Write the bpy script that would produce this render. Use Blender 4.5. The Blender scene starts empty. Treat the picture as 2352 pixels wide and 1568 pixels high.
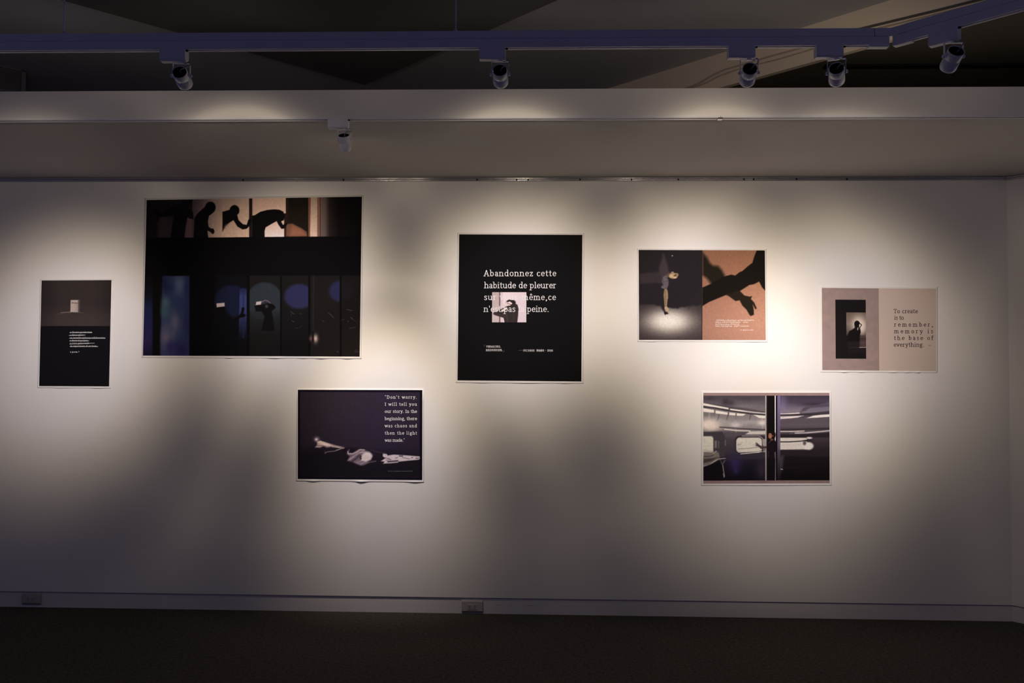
import bpy, math, random
import numpy as np
from mathutils import Vector, Matrix

random.seed(7)
rng = np.random.default_rng(7)
scene = bpy.context.scene
COL = scene.collection

# ------------------------------------------------------------------ camera
FPX = 1900.0                      # focal length in pixels of a 2352 px wide frame
IMW, IMH = 2352.0, 1568.0
EYE = Vector((0.0, -5.0, 1.483))  # the picture wall is the plane y = 0
YAW, PITCH, ROLL = 0.030611, 0.030485, 0.005432
_f = Vector((-math.sin(YAW) * math.cos(PITCH), math.cos(YAW) * math.cos(PITCH), math.sin(PITCH)))
_r0 = Vector((math.cos(YAW), math.sin(YAW), 0.0))
_u0 = _r0.cross(_f)
_r = _r0 * math.cos(ROLL) + _u0 * math.sin(ROLL)
_u = -_r0 * math.sin(ROLL) + _u0 * math.cos(ROLL)
cam_data = bpy.data.cameras.new('camera')
cam_data.sensor_width = 36.0
cam_data.lens = 36.0 * FPX / IMW
cam_data.clip_start = 0.05
cam = bpy.data.objects.new('camera', cam_data)
COL.objects.link(cam)
m3 = Matrix((_r, _u, -_f)).transposed()
cam.matrix_world = Matrix.Translation(EYE) @ m3.to_4x4()
scene.camera = cam

# ------------------------------------------------------------------ world, exposure
world = bpy.data.worlds.new('dim_gallery_ambient')
scene.world = world
world.use_nodes = True
bg = world.node_tree.nodes['Background']
bg.inputs['Color'].default_value = (0.46, 0.44, 1.0, 1)
bg.inputs['Strength'].default_value = 0.13
scene.view_settings.view_transform = 'Standard'
scene.view_settings.look = 'None'
scene.view_settings.exposure = 0.0
scene.view_settings.gamma = 1.0
scene.view_settings.use_curve_mapping = False
LAMP_POWER = 185.0

# ------------------------------------------------------------------ helpers
def ray(px, py):
    return _r * ((px - IMW / 2) / FPX) + _u * ((IMH / 2 - py) / FPX) + _f
def on_y(px, py, y):              # point of the vertical plane Y = y seen at a pixel
    d = ray(px, py)
    return EYE + d * ((y - EYE.y) / d.y)
def on_z(px, py, z):
    d = ray(px, py)
    return EYE + d * ((z - EYE.z) / d.z)
def on_plane(px, py, p0, n):
    d = ray(px, py)
    return EYE + d * ((p0 - EYE).dot(n) / d.dot(n))
_R = np.array([_r, _u, _f]); _E = np.array(EYE)
def on_y_np(px, py, y):
    d = ((px - IMW / 2) / FPX)[..., None] * _R[0] + ((IMH / 2 - py) / FPX)[..., None] * _R[1] + _R[2]
    return _E + d * ((y - _E[1]) / d[..., 1])[..., None]

def s2l(c):
    c = np.asarray(c, dtype=np.float64) / 255.0
    return np.where(c <= 0.04045, c / 12.92, ((c + 0.055) / 1.055) ** 2.4)

def material(name, rgb, rough=0.6, metal=0.0, spec=0.3, noise=0.0, nscale=8.0, bump=0.0, bscale=200.0, stretch=None):
    m = bpy.data.materials.new(name)
    m.use_nodes = True
    nt = m.node_tree
    b = nt.nodes['Principled BSDF']
    b.inputs['Base Color'].default_value = (*rgb, 1)
    b.inputs['Roughness'].default_value = rough
    b.inputs['Metallic'].default_value = metal
    b.inputs['Specular IOR Level'].default_value = spec
    tc = nt.nodes.new('ShaderNodeTexCoord')
    src = tc.outputs['Object']
    if stretch:
        mp = nt.nodes.new('ShaderNodeMapping')
        mp.inputs['Scale'].default_value = stretch
        nt.links.new(src, mp.inputs['Vector'])
        src = mp.outputs['Vector']
    if noise:
        n = nt.nodes.new('ShaderNodeTexNoise')
        n.inputs['Scale'].default_value = nscale
        n.inputs['Detail'].default_value = 5
        nt.links.new(src, n.inputs['Vector'])
        r = nt.nodes.new('ShaderNodeValToRGB')
        r.color_ramp.elements[0].position = 0.3
        r.color_ramp.elements[1].position = 0.7
        r.color_ramp.elements[0].color = (*[c * (1 - noise) for c in rgb], 1)
        r.color_ramp.elements[1].color = (*[min(1, c * (1 + noise)) for c in rgb], 1)
        nt.links.new(n.outputs['Fac'], r.inputs['Fac'])
        nt.links.new(r.outputs['Color'], b.inputs['Base Color'])
    if bump:
        n2 = nt.nodes.new('ShaderNodeTexNoise')
        n2.inputs['Scale'].default_value = bscale
        n2.inputs['Detail'].default_value = 3
        nt.links.new(src, n2.inputs['Vector'])
        bp = nt.nodes.new('ShaderNodeBump')
        bp.inputs['Strength'].default_value = bump
        bp.inputs['Distance'].default_value = 0.002
        nt.links.new(n2.outputs['Fac'], bp.inputs['Height'])
        nt.links.new(bp.outputs['Normal'], b.inputs['Normal'])
    return m

M = {
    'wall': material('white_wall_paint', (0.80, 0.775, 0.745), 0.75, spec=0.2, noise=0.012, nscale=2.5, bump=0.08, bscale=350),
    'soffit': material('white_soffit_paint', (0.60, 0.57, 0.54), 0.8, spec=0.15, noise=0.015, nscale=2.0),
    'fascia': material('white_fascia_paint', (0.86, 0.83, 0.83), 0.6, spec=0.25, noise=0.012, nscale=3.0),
    'base': material('white_baseboard_paint', (0.66, 0.64, 0.63), 0.5, spec=0.3, noise=0.03, nscale=5.0, stretch=(1, 8, 8)),
    'gap': material('dark_gap', (0.05, 0.045, 0.05), 0.9, spec=0.1, noise=0.1),
    'carpet': material('dark_carpet', (0.078, 0.070, 0.062), 0.97, spec=0.05, noise=0.35, nscale=60.0, bump=0.8, bscale=700),
    'ceiling': material('grey_ceiling_paint', (0.47, 0.465, 0.51), 0.85, spec=0.1, noise=0.03, nscale=2.0),
    'vshade': material('painted_ceiling_shade', (0.155, 0.15, 0.15), 0.85, spec=0.1, noise=0.05, nscale=4.0),  # ceiling shade put into the colour
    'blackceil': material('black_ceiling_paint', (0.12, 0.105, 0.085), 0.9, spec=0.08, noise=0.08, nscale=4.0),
    'bulkhead': material('cream_bulkhead_paint', (0.84, 0.72, 0.57), 0.8, spec=0.15, noise=0.04, nscale=3.0),
    'alu': material('brushed_aluminium', (0.66, 0.65, 0.66), 0.17, metal=0.9, noise=0.06, nscale=20, stretch=(1, 60, 60)),
    'white_metal': material('white_powder_coat', (0.86, 0.86, 0.94), 0.38, spec=0.5, noise=0.02, nscale=12),
    'can': material('white_can_enamel', (0.84, 0.84, 0.92), 0.16, spec=0.6, noise=0.02, nscale=12),
    'dark': material('black_socket', (0.012, 0.011, 0.011), 0.7, spec=0.2, noise=0.1),
    'cable': material('grey_cable', (0.34, 0.32, 0.31), 0.5, noise=0.05, nscale=30),
    'cable_old': material('beige_cable', (0.50, 0.43, 0.35), 0.6, noise=0.08, nscale=30),
    'conduit': material('dark_conduit', (0.10, 0.09, 0.085), 0.6, noise=0.08, nscale=30),
    'plastic': material('ivory_outlet_plastic', (0.40, 0.37, 0.36), 0.4, spec=0.4, noise=0.03, nscale=20),
    'slot': material('black_slot', (0.01, 0.01, 0.01), 0.6, noise=0.1),
    'vent': material('grey_vent_metal', (0.22, 0.21, 0.22), 0.5, noise=0.04, nscale=10),
    'paper': material('white_poster_paper', (0.815, 0.788, 0.762), 0.7, spec=0.15, noise=0.01, nscale=15),
    'ink_white': material('white_ink', (0.80, 0.77, 0.74), 0.6, spec=0.2, noise=0.01, nscale=40),
    'ink_grey': material('grey_ink', (0.16, 0.15, 0.155), 0.6, spec=0.2, noise=0.02, nscale=40),
    'ink_dark': material('maroon_black_ink', (0.022, 0.010, 0.012), 0.6, spec=0.2, noise=0.05, nscale=40),
}
# printed pictures: flat print carried as colours of the sheet
def print_material():
    m = bpy.data.materials.new('matte_print')
    m.use_nodes = True
    nt = m.node_tree
    b = nt.nodes['Principled BSDF']
    b.inputs['Roughness'].default_value = 0.8
    b.inputs['Specular IOR Level'].default_value = 0.04
    a = nt.nodes.new('ShaderNodeAttribute')
    a.attribute_name = 'print'
    nt.links.new(a.outputs['Color'], b.inputs['Base Color'])
    return m
M['print'] = print_material()
# glowing lamp lens
def lens_material():
    m = bpy.data.materials.new('lit_lamp_lens')
    m.use_nodes = True
    b = m.node_tree.nodes['Principled BSDF']
    b.inputs['Base Color'].default_value = (1, 0.9, 0.75, 1)
    b.inputs['Emission Color'].default_value = (1, 0.86, 0.66, 1)
    b.inputs['Emission Strength'].default_value = 4.0
    return m
M['lens'] = lens_material()

class MB:
    """collects shapes in world coordinates, links them as one mesh object"""
    def __init__(s):
        s.v = []; s.f = []
    def add(s, verts, faces):
        o = len(s.v)
        s.v += [Vector(v) for v in verts]
        s.f += [[i + o for i in f] for f in faces]
        return s
    def box(s, lo, hi, mat=None):
        x0, y0, z0 = lo; x1, y1, z1 = hi
        vs = [Vector(p) for p in ((x0,y0,z0),(x1,y0,z0),(x1,y1,z0),(x0,y1,z0),(x0,y0,z1),(x1,y0,z1),(x1,y1,z1),(x0,y1,z1))]
        if mat is not None:
            vs = [mat @ v for v in vs]
        return s.add(vs, [(0,3,2,1),(4,5,6,7),(0,1,5,4),(1,2,6,5),(2,3,7,6),(3,0,4,7)])
    def prism(s, poly, d0, d1, mat):
        """poly: list of (a,b); extruded along local x from d0 to d1; mat maps (x, a, b)"""
        n = len(poly)
        vs = [mat @ Vector((d0, a, b)) for a, b in poly] + [mat @ Vector((d1, a, b)) for a, b in poly]
        fs = [tuple(range(n - 1, -1, -1)), tuple(range(n, 2 * n))]
        fs += [(i, (i + 1) % n, n + (i + 1) % n, n + i) for i in range(n)]
        return s.add(vs, fs)
    def slab(s, poly, z0, z1):
        n = len(poly)
        vs = [(x, y, z0) for x, y in poly] + [(x, y, z1) for x, y in poly]
        fs = [tuple(range(n - 1, -1, -1)), tuple(range(n, 2 * n))]
        fs += [(i, (i + 1) % n, n + (i + 1) % n, n + i) for i in range(n)]
        return s.add(vs, fs)
    def lathe(s, prof, mat, n=28, close=False):
        """prof: (radius, height) pairs turned around local z"""
        vs = []
        for r, h in prof:
            for k in range(n):
                a = 2 * math.pi * k / n
                vs.append(mat @ Vector((r * math.cos(a), r * math.sin(a), h)))
        fs = []
        for i in range(len(prof) - 1):
            for k in range(n):
                k2 = (k + 1) % n
                fs.append((i * n + k, i * n + k2, (i + 1) * n + k2, (i + 1) * n + k))
        if close:
            fs.append(tuple(range(n - 1, -1, -1)))
            fs.append(tuple(range((len(prof) - 1) * n, len(prof) * n)))
        return s.add(vs, fs)
    def tube(s, pts, r, n=8):
        pts = [Vector(p) for p in pts]
        rings = []
        for i, p in enumerate(pts):
            t = (pts[min(i + 1, len(pts) - 1)] - pts[max(i - 1, 0)]).normalized()
            a = t.orthogonal() if abs(t.z) > 0.9 else t.cross(Vector((0, 0, 1)))
            a.normalize(); b = t.cross(a)
            rings.append([p + a * (r * math.cos(2 * math.pi * k / n)) + b * (r * math.sin(2 * math.pi * k / n)) for k in range(n)])
        vs = [v for q in rings for v in q]
        fs = [(i * n + k, i * n + (k + 1) % n, (i + 1) * n + (k + 1) % n, (i + 1) * n + k) for i in range(len(pts) - 1) for k in range(n)]
        fs.append(tuple(range(n - 1, -1, -1))); fs.append(tuple(range((len(pts) - 1) * n, len(pts) * n)))
        return s.add(vs, fs)
    def build(s, name, mat, parent=None, smooth=False, bevel=0.0, origin=None):
        base = Vector(origin) if origin is not None else (parent_world(parent) if parent else Vector((0, 0, 0)))
        me = bpy.data.meshes.new(name)
        me.from_pydata([v - base for v in s.v], [], s.f)
        me.update()
        if smooth:
            me.polygons.foreach_set('use_smooth', [True] * len(me.polygons))
        me.materials.append(M[mat] if isinstance(mat, str) else mat)
        o = bpy.data.objects.new(name, me)
        COL.objects.link(o)
        if parent:
            o.parent = parent
            o.location = base - parent_world(parent)
        else:
            o.location = base
        if bevel:
            b = o.modifiers.new('bevel', 'BEVEL'); b.width = bevel; b.segments = 2; b.limit_method = 'ANGLE'
        if smooth:
            e = o.modifiers.new('edges', 'EDGE_SPLIT'); e.split_angle = math.radians(40)
        return o
def parent_world(o):
    p = Vector((0, 0, 0))
    while o is not None:
        p = p + o.location
        o = o.parent
    return p
def thing(name, loc, label, cat, group=None):
    o = bpy.data.objects.new(name, None)
    o.empty_display_size = 0.05
    COL.objects.link(o)
    o.location = loc
    return tag(o, label, cat, group)
def tag(o, label, cat, group=None):
    o['label'] = label; o['category'] = cat
    if group: o['group'] = group
    return o
def struct(o, label=None):
    o['kind'] = 'structure'
    if label: o['label'] = label
    return o
I4 = Matrix.Identity(4)

# ------------------------------------------------------------------ the room
Z0 = 2.629            # underside of the tracks and top of the hanging rail
XL = -6.0             # the hall goes on to the left
XC = 2.80             # corner with the splayed right wall (135 degrees)
YB = -9.0             # the hall goes on behind the camera
FASY = -1.21          # front of the dropped soffit
ZC = 3.083            # upper ceiling
BBH = 0.094           # baseboard height

MB().box((XL, YB, -0.05), (9.0, 0.3, 0.0)).build('floor', 'carpet')['kind'] = 'structure'
struct(MB().box((XL, 0.0, BBH + 0.003), (XC + 0.05, 0.15, ZC)).build('wall_back', 'wall'), 'white painted gallery wall lit by spotlights')
# right wall: local x runs along the wall towards the camera
RW = Matrix.Translation((XC, 0, 0)) @ Matrix.Rotation(-math.pi / 4, 4, 'Z')
struct(MB().box((-0.0, 0.0, BBH + 0.003), (5.5, 0.15, ZC), RW).build('wall_right', 'wall'), 'white splayed wall at the right edge')
struct(MB().prism([(0.009, 0.0), (0.009, BBH - 0.004), (0.014, BBH), (0.06, BBH), (0.06, 0.0)], XL, XC + 0.012, I4).build('baseboard_back', 'base'), 'white painted baseboard under the picture wall')
struct(MB().prism([(0.009, 0.0), (0.009, BBH - 0.004), (0.014, BBH), (0.06, BBH), (0.06, 0.0)], -0.004, 5.5, RW).build('baseboard_right', 'base'), 'white painted baseboard under the splayed wall')
# dropped soffit with its fascia
SOF = 0.006
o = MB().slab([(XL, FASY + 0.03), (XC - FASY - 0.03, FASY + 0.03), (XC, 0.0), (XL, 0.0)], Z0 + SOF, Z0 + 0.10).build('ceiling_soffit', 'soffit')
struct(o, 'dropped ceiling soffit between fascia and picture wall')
o = MB().box((XL, FASY, Z0 + 0.011), (XC - FASY, FASY + 0.03, Z0 + 0.138)).build('trim_1', 'fascia')
struct(o, 'white fascia board of the dropped soffit')
# upper ceiling, its painted shade and folded parts (all on a 45 degree grid)
struct(MB().box((XL, YB, ZC), (9.0, 0.3, ZC + 0.1)).build('ceiling', 'ceiling'), 'dim grey upper ceiling above the light tracks')
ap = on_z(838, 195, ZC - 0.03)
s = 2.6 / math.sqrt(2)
o = MB().slab([(ap.x, ap.y), (ap.x - s, ap.y - s), (ap.x, ap.y - 2 * s), (ap.x + s, ap.y - s)], ZC - 0.03, ZC).build('ceiling_shade_panel', 'vshade')  # dark slab stands in for the V of shade between the lamps
struct(o, 'dark square panel imitating shade on the ceiling, its corner towards the wall')
# diagonal bulkhead: plane x + y = const, lower edge 1.425 above the eye
BKC = 5.12 - 5.0
ZB = EYE.z + 1.424
BK = Matrix.Translation((BKC, 0, 0)) @ Matrix.Rotation(-math.pi / 4, 4, 'Z')
o = MB().box((0.0, 0.0, ZB), (6.5, 0.03, ZC), BK).build('trim_2', 'bulkhead')
struct(o, 'cream diagonal bulkhead face below the upper ceiling')
e = 6.5 / math.sqrt(2)
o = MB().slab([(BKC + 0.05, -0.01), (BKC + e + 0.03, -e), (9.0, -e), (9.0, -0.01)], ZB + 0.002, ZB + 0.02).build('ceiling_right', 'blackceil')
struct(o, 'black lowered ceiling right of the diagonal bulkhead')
p = on_y(1890, 136, -1.08); q = on_y(2300, 139, -1.08)
o = MB().box((p.x, -1.12, ZB - 0.008), (4.0, -1.08, ZB + 0.002)).build('ceiling_batten', 'dark')
struct(o, 'black batten along the dark lowered ceiling')

# hanging rail along the top of both walls
prof = [(0.0, -0.022)]
for cz, rr in ((-0.0165, 0.0055), (-0.0045, 0.0055)):
    prof += [(-0.006 - rr * math.cos(math.radians(t)), cz + rr * math.sin(math.radians(t))) for t in range(-80, 81, 16)]
prof += [(0.0, 0.001)]
prof = [(a, b + Z0 + 0.003) for a, b in prof]
rail = thing('hanging_rail', (0, 0, Z0), 'thin aluminium picture hanging rail along the top of the lit wall', 'rail')
joints = [XL] + [on_y(px, 404, 0).x for px in (318, 1190, 1588, 1828)] + [XC - 0.004]
for a, b in zip(joints[:-1], joints[1:]):
    MB().prism(prof, a + 0.001, b, I4).build('rail_length', 'alu', rail, smooth=True)
for px in (560, 790, 1096, 1187, 1213, 1332, 1450, 1557, 1708, 1730, 1828, 1944):
    x = on_y(px, 404, 0).x
    MB().box((x - 0.004, -0.0135, Z0 - 0.016), (x + 0.004, -0.004, Z0 - 0.006)).build('rail_clip', 'dark', rail)
rail2 = thing('hanging_rail', (XC + 1, -1, Z0), 'short aluminium hanging rail on the splayed wall at the right edge', 'rail')
MB().prism(prof, 0.008, 3.0, RW).build('rail_length', 'alu', rail2, smooth=True)

# ------------------------------------------------------------------ light tracks
def track_profile(depth, h):
    """open slot on the underside; (a, b) = (y, z) with the front at 0"""
    return [(0, 0), (0, h * 0.47), (0.005, h * 0.47), (0.005, h * 0.54), (0, h * 0.54), (0, h), (depth, h), (depth, 0), (depth - 0.009, 0), (depth - 0.009, 0.014), (0.004, 0.014), (0.004, 0)]
TRY = -2.07
TH = 0.061
corner = on_z(2046, 103, Z0)
TRY = corner.y
ft = thing('light_track', (0, TRY, Z0), 'long straight white light track hung in front of the soffit', 'light track')
MT = Matrix.Translation((0, TRY, Z0))
MB().prism(track_profile(0.026, TH), XL, corner.x - 0.055, MT).build('track_channel', 'white_metal', ft)
MB().box((XL, TRY + 0.005, Z0 + 0.0145), (corner.x - 0.06, TRY + 0.016, Z0 + 0.016)).build('conductor_strip', 'dark', ft)
# angled connector: two short arms that meet at the bend
MB().box((-0.075, -0.001, -0.006), (-0.004, 0.027, TH * 0.5), Matrix.Translation(corner + Vector((0, 0, 0)))).build('connector_arm', 'white_metal', ft, bevel=0.002)
MB().box((-0.057, 0.0, TH * 0.52), (0.0, 0.026, TH), Matrix.Translation(corner)).build('connector_cap', 'white_metal', ft)
MA = Matrix.Translation(corner) @ Matrix.Rotation(-math.pi / 4, 4, 'Z')
at_ = thing('light_track', corner, 'white light track bending off at an angle in the upper right corner', 'light track')
MB().prism(track_profile(0.026, TH), 0.055, 3.2, MA).build('track_channel', 'white_metal', at_)
MB().box((0.006, -0.001, -0.006), (0.070, 0.027, TH * 0.5), MA).build('connector_arm', 'white_metal', at_, bevel=0.002)
MB().box((0.0, 0.0, TH * 0.52), (0.056, 0.026, TH), MA).build('connector_cap', 'white_metal', at_)
MB().box((0.06, 0.005, 0.0145), (3.2, 0.016, 0.016), MA).build('conductor_strip', 'dark', at_)
# suspension rods
for px, py, lab in ((146, 91, 'thin white suspension rod holding the track at the upper left'), (1047, 67, 'thin white suspension rod above the middle of the track')):
    b = on_y(px, py, TRY + 0.013); b.z = Z0 + TH
    r = thing('suspension_rod', b, lab, 'rod')
    MB().tube([b, Vector((b.x, b.y, ZC - 0.005))], 0.0028, 8).build('rod', 'white_metal', r, smooth=True)
    MB().lathe([(0.008, 0.0), (0.008, 0.006), (0.004, 0.012)], Matrix.Translation(b), 16, True).build('rod_nut', 'white_metal', r)
    MB().lathe([(0.006, -0.012), (0.018, -0.006), (0.018, 0.0)], Matrix.Translation((b.x, b.y, ZC - 0.001)), 20, True).build('ceiling_cup', 'white_metal', r)
# track under the fascia
fs_tr = thing('light_track', (0, FASY, Z0), 'slim metal edged light track under the fascia of the soffit', 'light track')
pf = [(-0.003, 0.003), (-0.003, 0.0115), (0.032, 0.0115), (0.032, 0.0), (0.024, 0.0), (0.024, 0.009), (0.006, 0.009), (0.006, 0.0), (0.0, 0.0)]
MF = Matrix.Translation((0, FASY, Z0))
xj = on_y(1655, 267, FASY).x
MB().prism(pf, XL, xj - 0.0008, MF).build('track_channel', 'white_metal', fs_tr)
MB().prism(pf, xj + 0.0008, XC - FASY - 0.05, MF).build('track_channel', 'white_metal', fs_tr)
MB().box((XL, FASY + 0.0065, Z0 + 0.0075), (XC - FASY - 0.05, FASY + 0.0235, Z0 + 0.0088)).build('conductor_strip', 'dark', fs_tr)
MB().box((xj - 0.012, FASY - 0.004, Z0 - 0.006), (xj + 0.010, FASY + 0.022, Z0 + 0.002)).build('track_joint', 'alu', fs_tr, bevel=0.001)

# ------------------------------------------------------------------ spotlights
# intensity by angle off the axis (degrees) of a dichroic reflector lamp, with a soft outer spill
PROFILE = [(0, (1.0, 0.905, 0.895)), (6, (0.97, 0.875, 0.855)), (10, (0.83, 0.735, 0.69)), (13, (0.60, 0.515, 0.44)), (16, (0.35, 0.295, 0.226)), (19, (0.150, 0.125, 0.093)),
           (22, (0.050, 0.042, 0.0315)), (25, (0.046, 0.0386, 0.0283)), (28, (0.070, 0.0587, 0.0428)), (31, (0.022, 0.0185, 0.0136)), (36, (0.0055, 0.0047, 0.0035)),
           (45, (0.006, 0.005, 0.0037)), (55, (0.017, 0.0142, 0.0104)), (66, (0.008, 0.0067, 0.0049)), (80, (0.0, 0.0, 0.0))]
def lamp_nodes(ld):
    ld.use_nodes = True
    nt = ld.node_tree
    em = nt.nodes['Emission']
    tc = nt.nodes.new('ShaderNodeTexCoord')
    sx = nt.nodes.new('ShaderNodeSeparateXYZ')
    nt.links.new(tc.outputs['Normal'], sx.inputs['Vector'])
    ab = nt.nodes.new('ShaderNodeMath'); ab.operation = 'ABSOLUTE'
    nt.links.new(sx.outputs['Z'], ab.inputs[0])
    ac = nt.nodes.new('ShaderNodeMath'); ac.operation = 'ARCCOSINE'; ac.use_clamp = False
    nt.links.new(ab.outputs[0], ac.inputs[0])
    sc = nt.nodes.new('ShaderNodeMath'); sc.operation = 'MULTIPLY'; sc.inputs[1].default_value = math.degrees(1) / 90.0
    nt.links.new(ac.outputs[0], sc.inputs[0])
    rp = nt.nodes.new('ShaderNodeValToRGB')
    rp.color_ramp.interpolation = 'B_SPLINE'
    els = rp.color_ramp.elements
    while len(els) < len(PROFILE):
        els.new(0.5)
    for el, (a, c) in zip(els, PROFILE):
        el.position = a / 90.0
    for el, (a, c) in zip(els, PROFILE):
        el.color = (*c, 1)
    nt.links.new(sc.outputs[0], rp.inputs['Fac'])
    nt.links.new(rp.outputs['Color'], em.inputs['Color'])
    em.inputs['Strength'].default_value = 1.0

def spotlight(anchor, along, target, label, power=1.0, flip=1):
    """anchor: middle of the adapter at the track underside; along: unit vector of the track"""
    root = thing('track_spotlight', anchor, label, 'spotlight', 'white track spotlights')
    along = Vector(along).normalized()
    side = Vector((0, 0, 1)).cross(along)           # towards the wall
    A = Matrix((along, side, Vector((0, 0, 1)))).transposed().to_4x4()
    A.translation = anchor
    # adapter box with a chamfered underside and its latch
    h = 0.042
    MB().prism([(-0.018, -0.0003), (-0.018, -h + 0.006), (-0.012, -h), (0.012, -h), (0.018, -h + 0.006), (0.018, -0.0003)], -0.047, 0.047, A).build('adapter', 'white_metal', root, bevel=0.0012)
    MB().box((0.030, -0.0135, -0.007), (0.056, -0.0075, -0.002), A).build('latch', 'dark', root)
    # stem and yoke
    piv = A @ Vector((0.028, 0.0, -0.093))
    d = (Vector(target) - piv)
    pan = Vector((d.x, d.y, 0)).normalized()
    ax = pan.cross(Vector((0, 0, 1)))               # tilt axis, to the right of the beam
    dn = d.normalized()
    stem = A @ Vector((0.028, 0.0, -h))
    MB().lathe([(0.007, -0.005), (0.007, 0.001)], Matrix.Translation(stem), 16, True).build('stem', 'white_metal', root)
    Y = Matrix((ax, pan, Vector((0, 0, 1)))).transposed().to_4x4()
    Y.translation = piv
    R_ = 0.0265
    w = R_ + 0.005
    top = (stem - piv).z - 0.004
    y = MB()
    y.box((-w, -0.006, top - 0.002), (w, 0.006, top), Y)
    y.box((-w, -0.006, -0.006), (-w + 0.002, 0.006, top), Y)
    y.box((w - 0.002, -0.006, -0.006), (w, 0.006, top), Y)
    y.build('yoke', 'white_metal', root, bevel=0.0006)
    # lamp can: local z along the beam
    up = ax.cross(dn)
    Cn = Matrix((ax, up, dn)).transposed().to_4x4()
    Cn.translation = piv
    for sgn in (-1, 1):
        K = Y @ Matrix.Rotation(sgn * math.pi / 2, 4, 'Y')
        MB().lathe([(0.0065, w - 0.001), (0.0065, w + 0.003), (0.0045, w + 0.006)], K, 14, True).build('pivot_knob', 'white_metal', root, smooth=True)
    b0, b1 = -0.024, 0.050
    pr = [(R_ - 0.0015, b0 + 0.030), (R_ - 0.0015, b0 + 0.001), (R_, b0), (R_ + 0.0008, b0 + 0.002), (R_ + 0.0008, b0 + 0.030), (R_ + 0.0002, b0 + 0.031), (R_ + 0.0002, b0 + 0.0325), (R_ + 0.0010, b0 + 0.0335), (R_ + 0.0018, b1 - 0.012), (R_ + 0.0012, b1 - 0.004), (R_ - 0.001, b1), (R_ - 0.0035, b1 - 0.001), (R_ - 0.0035, b1 - 0.010)]
    can = MB().lathe(pr, Cn, 36).build('lamp_can', 'can', root, smooth=True)
    MB().lathe([(0.0, b0 + 0.026), (R_ - 0.0024, b0 + 0.0265), (R_ - 0.0024, b0 + 0.003)], Cn, 28).build('can_lining', 'dark', can, smooth=True)
    MB().lathe([(0.010, b0 + 0.008), (0.011, b0 + 0.010), (0.011, b0 + 0.027)], Cn, 18, True).build('lamp_socket', 'dark', can)
    MB().lathe([(0.0, b1 - 0.011), (0.012, b1 - 0.0105), (R_ - 0.003, b1 - 0.008)], Cn, 28).build('lens', 'lens', can, smooth=True)
    # supply cable from the adapter into the back of the can
    back = Cn @ Vector((0.003, 0.0, b0 + 0.010))
    s0 = A @ Vector((0.022, -0.003, -h + 0.002))
    c1 = s0 + Vector((0.0, 0, -0.008)) + along * 0.022
    c2 = s0 + Vector((0, 0, -0.002)) + along * 0.034
    c3 = c2 + Vector((0, 0, -0.014)) + along * 0.004
    c4 = back - dn * 0.022 + along * 0.006
    P = [s0, c1, c2, c3, c4, back]
    pts = []
    for i in range(len(P) - 1):                      # Catmull-Rom
        p0 = P[max(i - 1, 0)]; p1 = P[i]; p2 = P[i + 1]; p3 = P[min(i + 2, len(P) - 1)]
        for k in range(6):
            t = k / 6
            pts.append(0.5 * ((2 * p1) + (-p0 + p2) * t + (2 * p0 - 5 * p1 + 4 * p2 - p3) * t * t + (-p0 + 3 * p1 - 3 * p2 + p3) * t ** 3))
    pts.append(P[-1])
    MB().tube(pts, 0.0021, 8).build('cable', 'cable', root, smooth=True)
    # the light itself
    ld = bpy.data.lights.new('spot_beam', 'SPOT')
    ld.energy = LAMP_POWER * power
    ld.color = (1, 1, 1)
    ld.spot_size = math.radians(172); ld.spot_blend = 0.05
    ld.shadow_soft_size = 0.012
    lamp_nodes(ld)
    lo = bpy.data.objects.new('spot_beam', ld)
    COL.objects.link(lo)
    lo.parent = root
    pos = Cn @ Vector((0, 0, b1 - 0.004))
    L = Matrix((ax, up * -1, dn * -1)).transposed()
    if L.determinant() < 0:
        L = Matrix((ax * -1, up * -1, dn * -1)).transposed()
    L = L.to_4x4(); L.translation = pos - anchor
    lo.matrix_local = L
    return root

def W(px, py):
    return on_y(px, py, 0.0)
yT = TRY + 0.013
def tx(px, py=104):
    p = on_y(px, py, TRY)
    return Vector((p.x, yT, Z0))
xax = Vector((1, 0, 0))
spotlight(tx(-70), xax, W(165, 790), 'white track spotlight just beyond the left edge, aimed at the small black poster', 0.88)
spotlight(tx(397), xax, W(670, 690), 'leftmost spotlight in view, its can leaning over on the straight track', 0.85)
spotlight(tx(1131), xax, W(1190, 705), 'spotlight on the straight track above the French text poster', 1.0)
spotlight(tx(1704), xax, W(1590, 705), 'spotlight on the straight track with a looped cable, before the cream bulkhead', 0.93)
spotlight(tx(1906), xax, W(1935, 760), 'spotlight on the straight track nearest to the bend', 0.75)
a45 = Vector((1, -1, 0)).normalized()
nrm = Vector((1, 1, 0)).normalized()
c0 = on_plane(2166, 75, corner, nrm)
c0 = Vector((c0.x, c0.y, Z0)) + nrm * 0.013
spotlight(c0, a45, W(1775, 940), 'spotlight on the angled track in the upper right corner', 0.8)
spotlight(corner + a45 * 0.80 + nrm * 0.013, a45, RW @ Vector((1.15, 0, 1.45)), 'white track spotlight beyond the right edge, aimed at the splayed wall', 1.0)
p6 = on_y(776, 274, FASY)
spotlight(Vector((p6.x, FASY + 0.015, Z0 + 0.001)), xax, W(880, 1000), 'single spotlight under the fascia, above the large wide poster', 0.75)

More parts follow.
